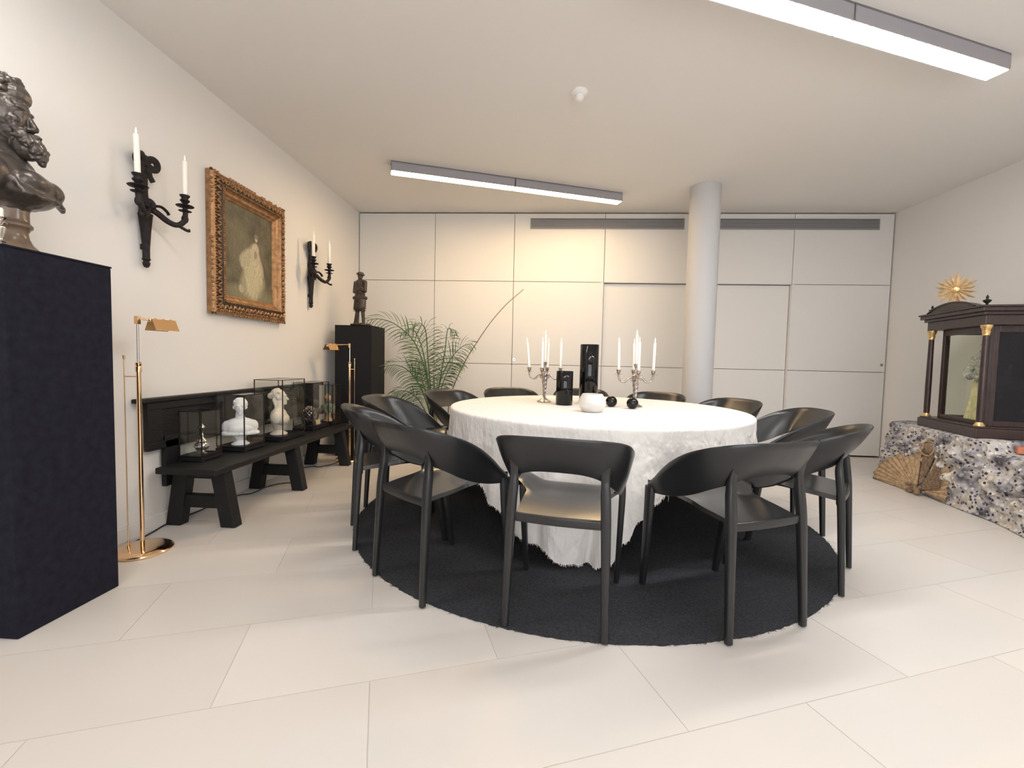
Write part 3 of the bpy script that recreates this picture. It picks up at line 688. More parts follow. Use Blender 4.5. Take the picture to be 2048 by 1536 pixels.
# ------------------------------------------------------------------ wall sconces
def sconce_proto():
    s = empty('wall_sconce')
    X0 = .004
    # local: +X out of wall, Y along wall, Z up; origin at arm hub
    mb = MB().tube([(.022, 0, .30), (.022, 0, .12), (.024, 0, .0)], [(.020, .013), (.022, .014), (.030, .018)], 12, flat=.6, upv=(0, 1, 0))
    mb.lathe([(0, -.305), (.010, -.302), (.017, -.290), (.019, -.278), (.014, -.266), (.022, -.258), (.018, -.248), (.018, -.20), (.025, -.10), (.034, -.012), (.036, 0), (0, .002)], 20, T((.030, 0, 0)), caps=False)
    mb.box(X0-.004, .02, -.008, .008, .1, .13); mb.box(X0-.004, .02, -.008, .008, -.2, -.17)
    mb.build('backplate', M['iron'], s)
    bw = MB()
    for sg in (-1, 1):   # bow loops and tails
        L = spl([(.030, 0, .285), (.045, sg*.030, .318), (.048, sg*.060, .312), (.044, sg*.072, .288), (.040, sg*.055, .268), (.034, sg*.02, .276), (.03, 0, .284)], 5)
        bw.tube(L, [(.010, .020)]*len(L), 8, upv=(1, 0, 0))
        Tl = spl([(.030, 0, .280), (.036, sg*.022, .255), (.034, sg*.030, .225), (.038, sg*.048, .195)], 5)
        bw.tube(Tl, [(.007, .018)]*len(Tl), 8, upv=(1, 0, 0))
    bw.ball((.034, 0, .284), (.018, .020, .020)); bw.ball((.022, 0, .305), (.012, .030, .034)); bw.box(.012, .030, -.030, .030, .285, .335)
    bw.build('bow', M['iron'], s)
    MB().ball((.050, 0, .050), (.034, .040, .040)).ball((.06, 0, .062), (.02, .024, .016)).ball((.03, 0, .02), (.02, .034, .02)).build('hub', M['iron'], s)
    for sg in (-1, 1):
        A = spl([(.045, 0, .035), (.070, sg*.030, .018), (.100, sg*.070, -.018), (.125, sg*.110, -.030), (.140, sg*.145, .0), (.140, sg*.160, .045), (.138, sg*.160, .098)], 6)
        am = MB().tube(A, [.0175 - .004*i/len(A) for i in range(len(A))], 10)
        am.tube(spl([(.125, sg*.118, -.028), (.150, sg*.150, -.048), (.158, sg*.165, -.050), (.155, sg*.168, -.038)], 4), [.010, .010, .009, .009, .009, .008, .008, .008, .008, .007, .006, .005, .005], 8)
        am.tube(spl([(.06, sg*.015, .05), (.085, sg*.045, .055), (.100, sg*.07, .035), (.105, sg*.078, .018)], 4), [(.007, .017)]*13, 8)
        am.ball((.138, sg*.158, .02), (.019, .019, .026))
        am = am.build('arm', M['iron'], s)
        c_ = T((.138, sg*.160, .0))
        MB().lathe([(.008, .088), (.044, .094), (.048, .098), (.044, .101), (.012, .1), (.012, .106), (.008, .112), (.0, .112)], 24, c_, caps=False).lathe([(.006, .06), (.032, .066), (.035, .069), (.006, .072)], 20, c_).build('drip_plate', M['iron'], am)
        MB().lathe([(.010, .108), (.019, .120), (.026, .128), (.024, .134), (.018, .137), (.018, .146), (.026, .156), (.027, .162), (.015, .162), (.013, .150), (0, .15)], 20, c_, caps=False).build('cup', M['iron'], am)
    return s
sp = sconce_proto()
for i, (y, z, lab) in enumerate(((2.49, 1.860, 'large dark iron wall sconce with two arms and a bow, left of the gilt-framed painting'), (4.355, 1.845, 'dark iron wall sconce with two arms and a bow, right of the gilt-framed painting'))):
    o = sp if i == 0 else dup(sp)
    o.location = (XL, y, z); tag(o, lab, 'sconce', 'wall sconces beside the painting')
    for sg in (-1, 1):
        dx = .138
        candle((XL+dx, y+sg*.160, z+.1515), .215, 'white candle in the %s arm of the %s wall sconce' % ('left' if sg < 0 else 'right', 'nearer' if i == 0 else 'farther'), 'candles in the wall sconces', (0, .004*sg if i == 0 else 0), .0140)

# ------------------------------------------------------------------ painting
pt = empty('painting', (XL, 3.43, 1.84), 0, 'gilt carved-frame painting of a pale figure on an olive ground, on the left wall', 'painting')
def fr_ring(mb, y, z, prof):
    # prof: list of (inset, x) ; rectangle half sizes y,z
    rows = []
    for ins, x in prof:
        a, b = y-ins, z-ins; rows.append([(x, -a, -b), (x, a, -b), (x, a, b), (x, -a, b)])
    mb.grid(rows, closed=True)
HY, HZ2 = .436, .489
mb = MB(); fr_ring(mb, HY, HZ2, [(0, .003), (0, .040), (.008, .055), (.018, .058), (.024, .050)]); mb.build('outer_moulding', M['gold'], pt, smooth=False)
mb = MB(); fr_ring(mb, HY, HZ2, [(.024, .050), (.040, .046), (.062, .060), (.075, .070), (.082, .070)]); mb.build('carved_cove', M['goldd'], pt)
mb = MB(); fr_ring(mb, HY, HZ2, [(.082, .070), (.090, .074), (.098, .062), (.108, .052), (.122, .046), (.134, .034), (.146, .026), (.148, .018)]); mb.build('inner_moulding', M['gold'], pt, smooth=False)
orn = MB(); rr_ = random.Random(5)
def along(ins, step, fn):
    a, b = HY-ins, HZ2-ins
    n1 = int(2*a/step); n2 = int(2*b/step)
    for k in range(n1+1):
        y = -a+2*a*k/n1; fn(y, b, 0, k); fn(y, -b, PI, k)
    for k in range(n2+1):
        z = -b+2*b*k/n2; fn(a, z, -PI/2, k); fn(-a, z, PI/2, k)
def leafy(y, z, a, k):
    R = Matrix.Rotation(a + (.5 if k % 2 else -.5) + rr_.uniform(-.25, .25), 3, 'X')
    orn.ball((.062+rr_.uniform(-.004, .004), y+rr_.uniform(-.003, .003), z+rr_.uniform(-.003, .003)), (.013, .0085, .021), 8, 5, rot=R)
def bead(y, z, a, k): orn.ball((.075, y, z), (.008, .0065, .0065), 6, 4)
def scroll(y, z, a, k):
    R = Matrix.Rotation(a + rr_.uniform(-.8, .8), 3, 'X'); orn.ball((.052, y, z), (.010, .008, .014), 6, 5, rot=R)
along(.052, .022, leafy); along(.088, .016, bead); along(.030, .020, scroll)
def tipl(y, z, a, k):
    if rr_.random() < .7: orn.ball((.045, y, z), (.012, .010, .010), 6, 5)
along(.002, .030, tipl)
orn.build('carved_leaves', M['gold'], pt)
def paint_mat():
    m = mat('old_canvas', (.1, .1, .08), .45, bump=.08, bscale=300, spec=.35); nt = m.node_tree; N = nt.nodes; L = nt.links; b = N['Principled BSDF']
    tc = N.new('ShaderNodeTexCoord'); sx = N.new('ShaderNodeSeparateXYZ'); L.new(tc.outputs['Object'], sx.inputs[0])
    ns = N.new('ShaderNodeTexNoise'); ns.inputs['Scale'].default_value = 9; ns.inputs['Detail'].default_value = 6; L.new(tc.outputs['Object'], ns.inputs[0])
    r = N.new('ShaderNodeValToRGB'); L.new(ns.outputs[0], r.inputs[0])
    r.color_ramp.elements[0].position = .35; r.color_ramp.elements[0].color = (.075, .066, .045, 1); r.color_ramp.elements[1].position = .7; r.color_ramp.elements[1].color = (.16, .14, .085, 1)
    cur = r.outputs[0]
    def blob(cy, cz, ry, rz, colr, k=.35, sh=0):
        nonlocal cur
        def mth(op, a, bb):
            n = N.new('ShaderNodeMath'); n.operation = op
            for i, v in enumerate((a, bb)):
                if isinstance(v, (int, float)): n.inputs[i].default_value = v
                elif v is not None: L.new(v, n.inputs[i])
            return n.outputs[0]
        dz = mth('SUBTRACT', sx.outputs[2], cz)
        dy = mth('SUBTRACT', mth('SUBTRACT', sx.outputs[1], cy), mth('MULTIPLY', dz, sh))
        d = mth('ADD', mth('POWER', mth('ABSOLUTE', mth('DIVIDE', dy, ry), 0), 2.0), mth('POWER', mth('ABSOLUTE', mth('DIVIDE', dz, rz), 0), 2.0))
        d = mth('ADD', d, mth('MULTIPLY', mth('SUBTRACT', ns.outputs[0], .5), 1.6))
        mr = N.new('ShaderNodeMapRange'); mr.inputs[1].default_value = 1+k; mr.inputs[2].default_value = 1-k; L.new(d, mr.inputs[0]); mr.clamp = True
        mx = N.new('ShaderNodeMix'); mx.data_type = 'RGBA'; L.new(mr.outputs[0], mx.inputs[0]); L.new(cur, mx.inputs[6]); mx.inputs[7].default_value = (*colr, 1); cur = mx.outputs[2]
    blob(.0, -.31, .30, .07, (.21, .19, .115), .6)
    blob(-.12, .05, .12, .16, (.15, .13, .08), .6)
    blob(.04, -.22, .150, .120, (.34, .30, .18), .35)
    blob(.05, -.12, .105, .20, (.47, .42, .27), .3)
    blob(-.045, -.03, .065, .075, (.42, .37, .25), .4, .3)
    blob(.075, .055, .050, .055, (.48, .42, .29), .35)
    blob(.13, -.02, .016, .095, (.42, .34, .24), .4, -.45)
    blob(.075, .020, .022, .035, (.30, .25, .16), .4)
    blob(.085, .150, .017, .026, (.50, .41, .31), .35)
    blob(.088, .165, .022, .018, (.22, .18, .12), .4)
    blob(-.10, -.27, .030, .030, (.40, .36, .25), .4)
    wv = N.new('ShaderNodeTexWave'); wv.inputs['Scale'].default_value = 9; wv.inputs['Distortion'].default_value = 14; wv.inputs['Detail'].default_value = 4; wv.inputs['Detail Scale'].default_value = 1.5; wv.bands_direction = 'Y'; L.new(tc.outputs['Object'], wv.inputs[0])
    wr_ = N.new('ShaderNodeMapRange'); wr_.inputs[3].default_value = .86; wr_.inputs[4].default_value = 1.08; L.new(wv.outputs['Fac'], wr_.inputs[0])
    vs_ = N.new('ShaderNodeVectorMath'); vs_.operation = 'SCALE'; L.new(cur, vs_.inputs[0]); L.new(wr_.outputs[0], vs_.inputs['Scale']); cur = vs_.outputs[0]
    L.new(cur, b.inputs['Base Color']); return m
MB().box(.010, .020, -.290, .290, -.343, .343).build('canvas', paint_mat(), pt, smooth=False)

# ------------------------------------------------------------------ bench
bn = empty('bench', (-2.09, 3.48, 0), 0, 'long black wooden bench with a low panelled back along the left wall, carrying glass cases', 'bench')
BX = 2.09; BY = -3.48
def bb(x0, x1, y0, y1, z0, z1): return MB().box(x0+BX, x1+BX, y0+BY, y1+BY, z0, z1)
bev(bb(-2.268, -1.895, 2.495, 4.475, .347, .385).build('seat', M['blackwood'], bn, smooth=False), .006)
for yc in (2.635, 3.43, 4.27):
    y0, y1 = yc-.035-BY*0, yc+.035
    def legp(xb0, xb1, xt0, xt1):
        mb = MB(); z1 = .347
        mb.add([(xb0+BX, y0+BY, 0), (xb1+BX, y0+BY, 0), (xb1+BX, y1+BY, 0), (xb0+BX, y1+BY, 0), (xt0+BX, y0+BY, z1), (xt1+BX, y0+BY, z1), (xt1+BX, y1+BY, z1), (xt0+BX, y1+BY, z1)],
               [(0,3,2,1),(4,5,6,7),(0,1,5,4),(1,2,6,5),(2,3,7,6),(3,0,4,7)])
        bev(mb.build('leg', M['blackwood'], bn, smooth=False), .005)
    legp(-2.300, -2.205, -2.245, -2.150); legp(-1.945, -1.850, -2.01, -1.915)
    bev(bb(-2.215, -1.93, y0+.01, y1-.01, .115, .195).build('crossbar', M['blackwood'], bn, smooth=False), .004)
    bev(bb(-2.20, -1.94, y0+.005, y1-.005, .300, .347).build('bearer', M['blackwood'], bn, smooth=False), .004)
    bev(bb(-2.303, -2.272, y0-.02, y1+.02, .25, .56).build('back_post', M['blackwood'], bn, smooth=False), .003)
bev(bb(-2.302, -2.285, 2.46, 4.49, .487, .775).build('back_panel', M['blackwood'], bn, smooth=False), .003)
bev(bb(-2.316, -2.258, 2.40, 4.55, .775, .800).build('top_rail', M['blackwood'], bn, smooth=False), .005)
bev(bb(-2.287, -2.272, 2.46, 4.49, .487, .535).build('bottom_rail', M['blackwood'], bn, smooth=False), .004)
bev(bb(-2.287, -2.272, 2.46, 4.49, .728, .775).build('upper_rail', M['blackwood'], bn, smooth=False), .004)
for y0, y1 in ((2.46, 2.56), (3.08, 3.14), (3.80, 3.86), (4.40, 4.49)):
    bev(bb(-2.2865, -2.273, y0, y1, .535, .728).build('stile', M['blackwood'], bn, smooth=False), .003)

# ------------------------------------------------------------------ glass cases on the bench
ZB = .385
def case(x0, x1, y0, y1, zt, label):
    cx, cy = (x0+x1)/2, (y0+y1)/2
    c = empty('display_case', (cx, cy, ZB), 0, label, 'display case', 'glass display cases on the bench')
    a, b, h = (x1-x0)/2, (y1-y0)/2, zt-ZB
    bev(MB().box(-a, a, -b, b, .006, .026).box(-a+.006, a-.006, -b+.006, b-.006, .026, .034).box(-a, -a+.03, -b, -b+.03, 0, .006).box(a-.03, a, -b, -b+.03, 0, .006).box(-a, -a+.03, b-.03, b, 0, .006).box(a-.03, a, b-.03, b, 0, .006).build('plinth', M['blackwood'], c, smooth=False), .002)
    A, B, t = a-.006, b-.006, .0032; fm = MB()
    for sx_ in (-1, 1):
        for sy in (-1, 1): fm.box(sx_*A-t, sx_*A+t, sy*B-t, sy*B+t, .034, h)
    for z in (.036, h-t):
        for s in (-1, 1): fm.box(-A, A, s*B-t, s*B+t, z-t+.001, z+t-.001); fm.box(s*A-t, s*A+t, -B, B, z-t+.001, z+t-.001)
    fm.build('metal_frame', M['iron'], c, smooth=False)
    g_ = .001
    for s in (-1, 1):
        MB().box(s*A-g_, s*A+g_, -B+t, B-t, .04, h-.007).build('pane', M['glass'], c, smooth=False)
        MB().box(-A+t, A-t, s*B-g_, s*B+g_, .04, h-.007).build('pane', M['glass'], c, smooth=False)
    MB().box(-A+t, A-t, -B+t, B-t, h-.0035, h-.0020).build('pane', M['glass'], c, smooth=False)
    return cx, cy, ZB+.034
C1 = case(-2.266, -2.108, 2.665, 2.85, .706, 'smallest glass case, nearest on the bench, with a silver lidded jar')
C2 = case(-2.262, -2.047, 2.985, 3.22, .787, 'glass case second on the bench with a white plaster bust')
C3 = case(-2.255, -2.013, 3.395, 3.733, .874, 'tallest glass case, middle of the bench, with a tilted cream bust')
C4 = case(-2.250, -2.056, 3.945, 4.262, .823, 'glass case fourth on the bench with a dark lattice ball')
C5 = case(-2.205, -2.032, 4.288, 4.472, .787, 'glass case farthest on the bench with a painted figurine')
# silver jar
j = empty('jar', (C1[0]+.01, C1[1]-.005, C1[2]), 0, 'small ornate silver lidded jar in the smallest glass case', 'jar')
MB().lathe([(0, 0), (.030, 0), (.032, .005), (.018, .014), (.016, .020), (.034, .032), (.041, .048), (.040, .064), (.030, .076), (.026, .080), (0, .08)], 28, caps=False).build('body', M['silverb'], j)
bd = MB()
for k in range(18): bd.ball((.040*math.cos(k*.349), .040*math.sin(k*.349), .052), .006, 8, 6)
bd.build('beading', M['silverb'], j)
MB().lathe([(.031, .080), (.033, .084), (.026, .096), (.014, .106), (.009, .114), (.013, .120), (.010, .130), (.006, .140), (.013, .160), (.020, .172), (.018, .182), (.008, .192), (.003, .208), (0, .21)], 28, caps=False).build('lid', M['silverb'], j)
# white busts
def small_bust(name, loc, rz, m, label, h=.30, tilt=0., hair=False, scallop=True):
    o = empty(name, loc, rz, label, 'bust', 'small busts in glass cases'); k = h/.30
    MB().lathe([(0, 0), (.052*k, 0), (.053*k, .006*k), (.042*k, .014*k), (.024*k, .028*k), (.021*k, .044*k), (.030*k, .056*k), (.040*k, .064*k), (0, .066*k)], 32, caps=False).build('socle', m, o)
    b = MB(); R = lambda x, y, z: Vector((x*k, y*k, z*k))
    b.ball(R(0, 0, .120), (.095*k, .050*k, .055*k), 20, 12); b.ball(R(0, -.020, .100), (.075*k, .045*k, .042*k), 18, 10)
    for s in (-1, 1): b.ball(R(s*.072, .004, .115), (.032*k, .034*k, .042*k), 14, 8)
    if scallop:
        for i in range(17):
            a = PI*(1.05*i/16-.025); b.ball(R(.098*math.cos(a), -.048*math.sin(a)-.004, .074), .013*k, 8, 6)
    b.cap(R(0, 0, .055), R(0, 0, .09), .036*k, .05*k, 4)
    b.cap(R(0, 0, .150), R(tilt*.4, -.004, .205), .032*k, .026*k, 5)
    hx = tilt; hz = .246
    b.ball(R(hx, .002, hz+.004), (.036*k, .043*k, .045*k), 18, 12); b.ball(R(hx, -.016, hz-.014), (.027*k, .030*k, .036*k), 14, 10)
    b.cap(R(hx, -.043, hz-.002), R(hx, -.054, hz-.018), .0048*k, .0068*k, 4)
    b.ball(R(hx, -.042, hz-.031), (.012*k, .007*k, .003*k), 8, 6); b.ball(R(hx, -.041, hz-.036), (.011*k, .007*k, .003*k), 8, 6); b.ball(R(hx, -.036, hz-.045), (.012*k, .012*k, .010*k), 8, 6)
    for s in (-1, 1):
        b.ball(R(hx+s*.013, -.040, hz+.008), (.013*k, .007*k, .004*k), 8, 6); b.ball(R(hx+s*.013, -.037, hz-.001), (.007*k, .006*k, .005*k), 8, 6); b.ball(R(hx+s*.036, .0, hz-.006), (.006*k, .010*k, .014*k), 8, 6)
    rn = random.Random(11)
    for i in range(46):
        th = rn.uniform(-.3, PI+.3); ph = rn.uniform(.0, 1.4); b.ball(R(hx+.037*math.cos(th)*math.cos(ph), .004+.043*math.sin(th)*math.cos(ph), hz+.008+.042*math.sin(ph)), .0095*k, 6, 5)
    if hair:
        b.ball(R(hx, .048, hz+.004), (.024*k, .022*k, .022*k), 10, 8)
        for s in (-1, 1): b.cap(R(hx+s*.026, .026, hz-.02), R(hx+s*.030, .012, .175), .011*k, .009*k, 6)
    fuse(b.build('figure', m, o), .0032*max(1, k), 2); return o
small_bust('bust', (C2[0]-.005, C2[1], C2[2]), math.radians(35), M['plaster'], 'bright white plaster bust with a scalloped edge in the second glass case', .335)
small_bust('bust', (C3[0]-.01, C3[1]-.01, C3[2]), math.radians(112), M['cream'], 'cream bust of a woman with pinned hair, head turned right, in the tallest glass case', .375, .018, True, False)
# lattice ball + card
lb = empty('lattice_ball', (C4[0]+.02, C4[1]-.08, C4[2]), 0, 'dark openwork ball on a foot in the fourth glass case', 'ornament')
l_ = MB(); R_ = .062
for k in range(12):
    for sg in (-1, 1):
        P = []
        for i in range(17):
            ph = -1.35 + 2.7*i/16; th = 2*PI*k/12 + sg*ph*1.1; P.append((R_*math.cos(ph)*math.cos(th), R_*math.cos(ph)*math.sin(th), R_*1.25*math.sin(ph)+.105))
        l_.tube(P, .003, 6)
l_.build('openwork', M['silver'], lb); MB().lathe([(0, 0), (.032, 0), (.030, .008), (.014, .016), (.012, .026), (0, .028)], 24, caps=False).build('foot', M['iron'], lb)
MB().ball((0, 0, .105), (.050, .050, .066), 20, 12).build('core', M['iron'], lb)
cd = MB().box(-.001, .001, -.040, .040, 0, .045, Matrix.Rotation(-.2, 4, 'Y')).build('card', M['tag'], loc=(C4[0]+.052, C4[1]+.03, C4[2]+.0005), smooth=False); tag(cd, 'small blank yellowish card leaning inside the fourth glass case', 'card')
dv = empty('figurine', (C4[0]-.01, C4[1]+.09, C4[2]), .7, 'dark small bust at the back of the fourth glass case', 'figurine')
b = MB(); b.cap((0, 0, .05), (0, 0, .12), .03, .045, 5); b.ball((0, -.01, .19), (.032, .038, .045)); b.cap((0, 0, .12), (0, 0, .17), .022, .02, 4)
for s in (-1, 1): b.ball((s*.055, 0, .115), (.03, .028, .032))
b.ball((0, -.048, .182), (.006, .009, .009)); fuse(b.build('figure', M['statue'], dv), .004, 2); MB().lathe([(0, 0), (.038, 0), (.034, .01), (.018, .022), (.02, .05), (0, .06)], 20, caps=False).build('foot', M['iron'], dv)
# painted figurine
fg = empty('figurine', (C5[0]+.0, C5[1]-.02, C5[2]), .9, 'painted half-figure woman in green on a beige base in the farthest glass case', 'figurine')
b = MB(); b.cap((0, 0, .08), (0, 0, .15), .030, .042, 5)
for s in (-1, 1): b.ball((s*.048, 0, .140), (.026, .028, .034)); b.cap((s*.055, -.005, .125), (s*.03, -.035, .085), .018, .013, 4)
fuse(b.build('dress', M['green'], fg), .004, 2)
b = MB(); b.cap((0, 0, .16), (0, -.004, .20), .017, .015, 4); b.ball((0, -.006, .225), (.026, .030, .034)); b.ball((0, -.036, .218), (.004, .007, .007)); b.ball((0, -.01, .205), (.018, .022, .018)); b.ball((0, .01, .165), (.034, .022, .012))
fuse(b.build('head', M['skin'], fg), .0035, 2)
b = MB()
for k in range(30): b.ball((.028*math.cos(k*.8), .012+.020*math.sin(k*.8), .238+.010*math.sin(k*1.7)), .009, 6, 5)
b.ball((0, .008, .262), (.018, .018, .018)); fuse(b.build('hair', M['beige'], fg), .004, 1)
MB().lathe([(0, 0), (.046, 0), (.048, .006), (.036, .022), (.028, .05), (.034, .082), (0, .086)], 28, caps=False).build('base', M['beige'], fg)

# ------------------------------------------------------------------ pharmacy floor lamps
def floor_lamp(x, y, label, zt, rodv, arm, axis):
    """arm: end point (dx,dy) of the horizontal arm from the pole; axis: unit (x,y) direction of the shade"""
    L = empty('floor_lamp', (x, y, 0), 0, label, 'floor lamp', 'brass reading floor lamps')
    MB().lathe([(0, 0), (.134, 0), (.138, .004), (.138, .010), (.128, .020), (.100, .026), (.02, .028), (0, .028)], 64, caps=False).build('base', M['brass'], L)
    MB().lathe([(.011, .026), (.011, .975)], 20).lathe([(.0145, .965), (.0145, .990), (.012, .995), (.0145, 1.0), (.0145, 1.012), (.010, 1.016)], 20).build('pole', M['brass'], L)
    MB().lathe([(.0055, 1.0), (.0055, zt)], 14).build('upper_pole', M['silverb'], L)
    rx, ry = rodv
    MB().lathe([(.0028, .028), (.0028, 1.03)], 10, T((rx, ry, 0))).lathe([(.005, 1.03), (.007, 1.045), (.007, 1.05), (0, 1.052)], 12, T((rx, ry, 0)), caps=False).lathe([(.007, .027), (.008, .035), (.004, .045), (.007, .055), (.003, .066)], 12, T((rx, ry, 0))).tube([(rx, ry, .94), (0, 0, .94)], .0028, 8).build('pull_rod', M['brass'], L)
    ax, ay = arm
    MB().box(-.010, .010, -.010, .010, zt-.03, zt+.012).build('bracket', M['brass'], L, smooth=False)
    ar = MB().tube([(0, 0, zt), (ax, ay, zt-.004)], .0055, 12); ar.ball((ax, ay, zt-.004), .012, 12, 8); ar.build('arm', M['brass'], L)
    A = Vector((axis[0], axis[1], 0)).normalized(); B = Vector((-A.y, A.x, 0)); st_ = Vector((ax, ay, zt-.004))
    prof = [(-.052, -.052), (-.017, .006), (.017, .006), (.052, -.052)]
    sh = MB(); l = .115
    def q4(s, p, off=0): return st_ + A*(s) + B*p[0] + Vector((0, 0, p[1]+off))
    for k in range(3):
        p, q_ = prof[k], prof[k+1]; vs = []
        for off in (0, -.0025):
            vs += [q4(0, p, off), q4(l, p, off), q4(l, q_, off), q4(0, q_, off)]
        sh.add(vs, [(0,1,2,3), (7,6,5,4), (0,4,5,1), (1,5,6,2), (2,6,7,3), (3,7,4,0)])
    s_ = sh.build('shade', M['brassd'], L, smooth=False)
    kn = MB()
    for t in (.025, .062, .10): kn.ball(q4(t, (0, .009)), (.007, .007, .004), 10, 6)
    kn.build('screw', M['brass'], s_)
    MB().tube([q4(.02, (0, -.012)), q4(.11, (0, -.012))], .009, 12).build('bulb', M['flame'], s_)
    return L
floor_lamp(-2.120, 2.245, 'tall brass reading floor lamp between the left pedestal and the bench', 1.245, (-.055, -.026), (.030, .045), (.35, .94))
floor_lamp(-1.960, 4.510, 'brass reading floor lamp beyond the far end of the bench, before the corner pedestal', 1.190, (.050, .0), (-.150, .0), (-.40, -.91))
# cords
def cord(pts, label, r=.004):
    P = spl([(a, b, r+.0005) for a, b in pts], 8); o = MB().tube(P, r, 8).build('power_cord', M['cable']); tag(o, label, 'cord', 'black power cords on the floor'); return o
c1 = cord([(-2.245, 2.295), (-2.262, 2.40), (-2.278, 2.50), (-2.296, 2.58), (-2.298, 2.70), (-2.285, 2.85), (-2.29, 3.0), (-2.270, 3.12), (-2.255, 3.22), (-2.19, 3.28), (-2.185, 3.46), (-2.12, 3.57), (-2.03, 3.60)], 'black power cord running from the near floor lamp along the wall under the bench')
MB().lathe([(0, 0), (.010, 0), (.016, .012), (.017, .035), (.013, .04), (0, .04)], 14, T((-2.03, 3.60, .018)) @ Matrix.Rotation(1.45, 4, 'Y'), caps=False).box(.035, .052, -.006, -.003, -.002, .002, T((-2.03, 3.60, .018))).box(.035, .052, .003, .006, -.002, .002, T((-2.03, 3.60, .018))).build('plug', M['cable'], c1)
cord([(-2.29, 3.96), (-2.24, 4.08), (-2.17, 4.16), (-2.10, 4.15), (-2.04, 4.25), (-2.02, 4.36), (-2.03, 4.40)], 'black power cord looping round the far legs of the bench')

# ------------------------------------------------------------------ palm
pl = empty('potted_palm', (-1.22, 5.12, 0), 0, 'green potted palm with arching fronds between the corner pedestal and the bent rod', 'plant')
PX, PY = 1.22, -5.12
MB().lathe([(0, 0), (.115, 0), (.125, .01), (.150, .24), (.155, .26), (.145, .26), (.140, .225), (0, .225)], 40, caps=False).build('pot', M['pot'], pl)
MB().lathe([(0, .225), (.139, .225), (.10, .232), (0, .235)], 24, caps=False).build('soil', M['soil'], pl)
def frond(P, w, mt, start=.28, seed=0, droop=.5, facing=0., n=21):
    rn = random.Random(seed); C = spl([(x+PX, y+PY, z) for x, y, z in P], 16); n_ = len(C)
    mb = MB().tube(C, [.0075*(1-.8*i/n_)+.0012 for i in range(n_)], 8)
    cum = [0]
    for a, b in zip(C, C[1:]): cum.append(cum[-1] + (b-a).length)
    for k in range(n):
        t = start + (1-start)*(k+.5)/n; i = min(range(n_), key=lambda j: abs(cum[j]-t*cum[-1])); p = C[i]; tg = (C[min(i+1, n_-1)]-C[max(i-1, 0)]).normalized()
        sd = tg.cross(Vector((0, -1, .15+facing))).normalized()
        for s in (-1, 1):
            u_ = (t-start)/(1-start); Lf = 1.05*w*(.45+.75*math.sin(PI*min(1, .18+.80*u_)))*rn.uniform(.85, 1.1); 
            d = (sd*s*.85 + tg*(.75+.5*u_) + Vector((0, rn.uniform(-.35, .15), 0))).normalized()
            pts = []; q_ = p.copy(); dd = d.copy()
            for j_ in range(6):
                pts.append(q_.copy()); q_ = q_ + dd*Lf/5; dd = (dd + Vector((0, 0, -droop*.50))).normalized()
            wd = .0195*(1-.45*u_)*rn.uniform(.8, 1.15); side = dd.cross(Vector((0, 1, 0))); side = (side if side.length > .1 else Vector((1, 0, 0))).normalized()
            side = (side + Vector((0, -.5, 0))).normalized()
            W = [.35, .9, 1, .85, .5, .05]; a_ = [a + side*wd*W[m_]*.5 for m_, a in enumerate(pts)]; b_ = [a - side*wd*W[m_]*.5 for m_, a in enumerate(pts)]
            mid = [a + Vector((0, -.0015, .0012)) for a in pts]
            mb.grid([a_, mid, b_])
    return mb.build('frond', mt, pl, ang=60)
b0 = (-1.24, 5.12, .22)
frond([b0, (-1.30, 5.10, .80), (-1.42, 5.02, 1.22), (-1.62, 4.95, 1.43), (-1.80, 4.90, 1.49), (-1.93, 4.88, 1.47)], .20, M['leaf'], .38, 1, .55)
frond([b0, (-1.25, 5.05, .70), (-1.27, 4.98, 1.10), (-1.28, 4.92, 1.36), (-1.31, 4.84, 1.44), (-1.36, 4.78, 1.44)], .28, M['leaf'], .26, 2, .5, n=26)
frond([b0, (-1.30, 5.15, .75), (-1.38, 5.18, 1.15), (-1.46, 5.16, 1.36), (-1.52, 5.10, 1.40), (-1.60, 5.02, 1.34)], .20, M['leaf'], .35, 3, .6)
frond([b0, (-1.18, 5.15, .72), (-1.12, 5.18, 1.15), (-1.10, 5.18, 1.36), (-1.06, 5.14, 1.42), (-.99, 5.10, 1.34)], .18, M['leaf'], .42, 4, .7)
frond([b0, (-1.19, 5.08, .58), (-1.12, 5.02, .85), (-1.00, 4.98, 1.08), (-.87, 4.95, 1.21), (-.76, 4.93, 1.24)], .19, M['leaf'], .36, 5, .6)
frond([b0, (-1.28, 5.05, .52), (-1.37, 4.98, .78), (-1.48, 4.93, .93), (-1.60, 4.90, .985), (-1.73, 4.88, .97)], .18, M['leaf'], .34, 6, .7)
frond([b0, (-1.28, 5.02, .42), (-1.34, 4.93, .58), (-1.42, 4.86, .68), (-1.51, 4.80, .71), (-1.60, 4.76, .68)], .15, M['leaf'], .34, 7, .6)
frond([b0, (-1.30, 5.10, .60), (-1.36, 5.06, .85), (-1.38, 5.02, .98), (-1.36, 4.98, 1.03), (-1.32, 4.94, 1.03)], .13, M['leafl'], .5, 8, .4)
frond([b0, (-1.20, 5.18, .55), (-1.14, 5.22, .80), (-1.06, 5.24, .98), (-.98, 5.24, 1.02), (-.90, 5.22, .98)], .14, M['leafl'], .45, 9, .6)
for k in range(5):
    a = k*1.3; P = spl([(-1.22+.03*math.cos(a)+PX, 5.12+.03*math.sin(a)+PY, .225), (-1.23+.04*math.cos(a)+PX, 5.10+.04*math.sin(a)+PY, .55), (-1.25+.07*math.cos(a)+PX, 5.09+.05*math.sin(a)+PY, .85)], 5)
    MB().tube(P, [.008-.0004*i for i in range(len(P))], 8).build('stem', M['stem'], pl)
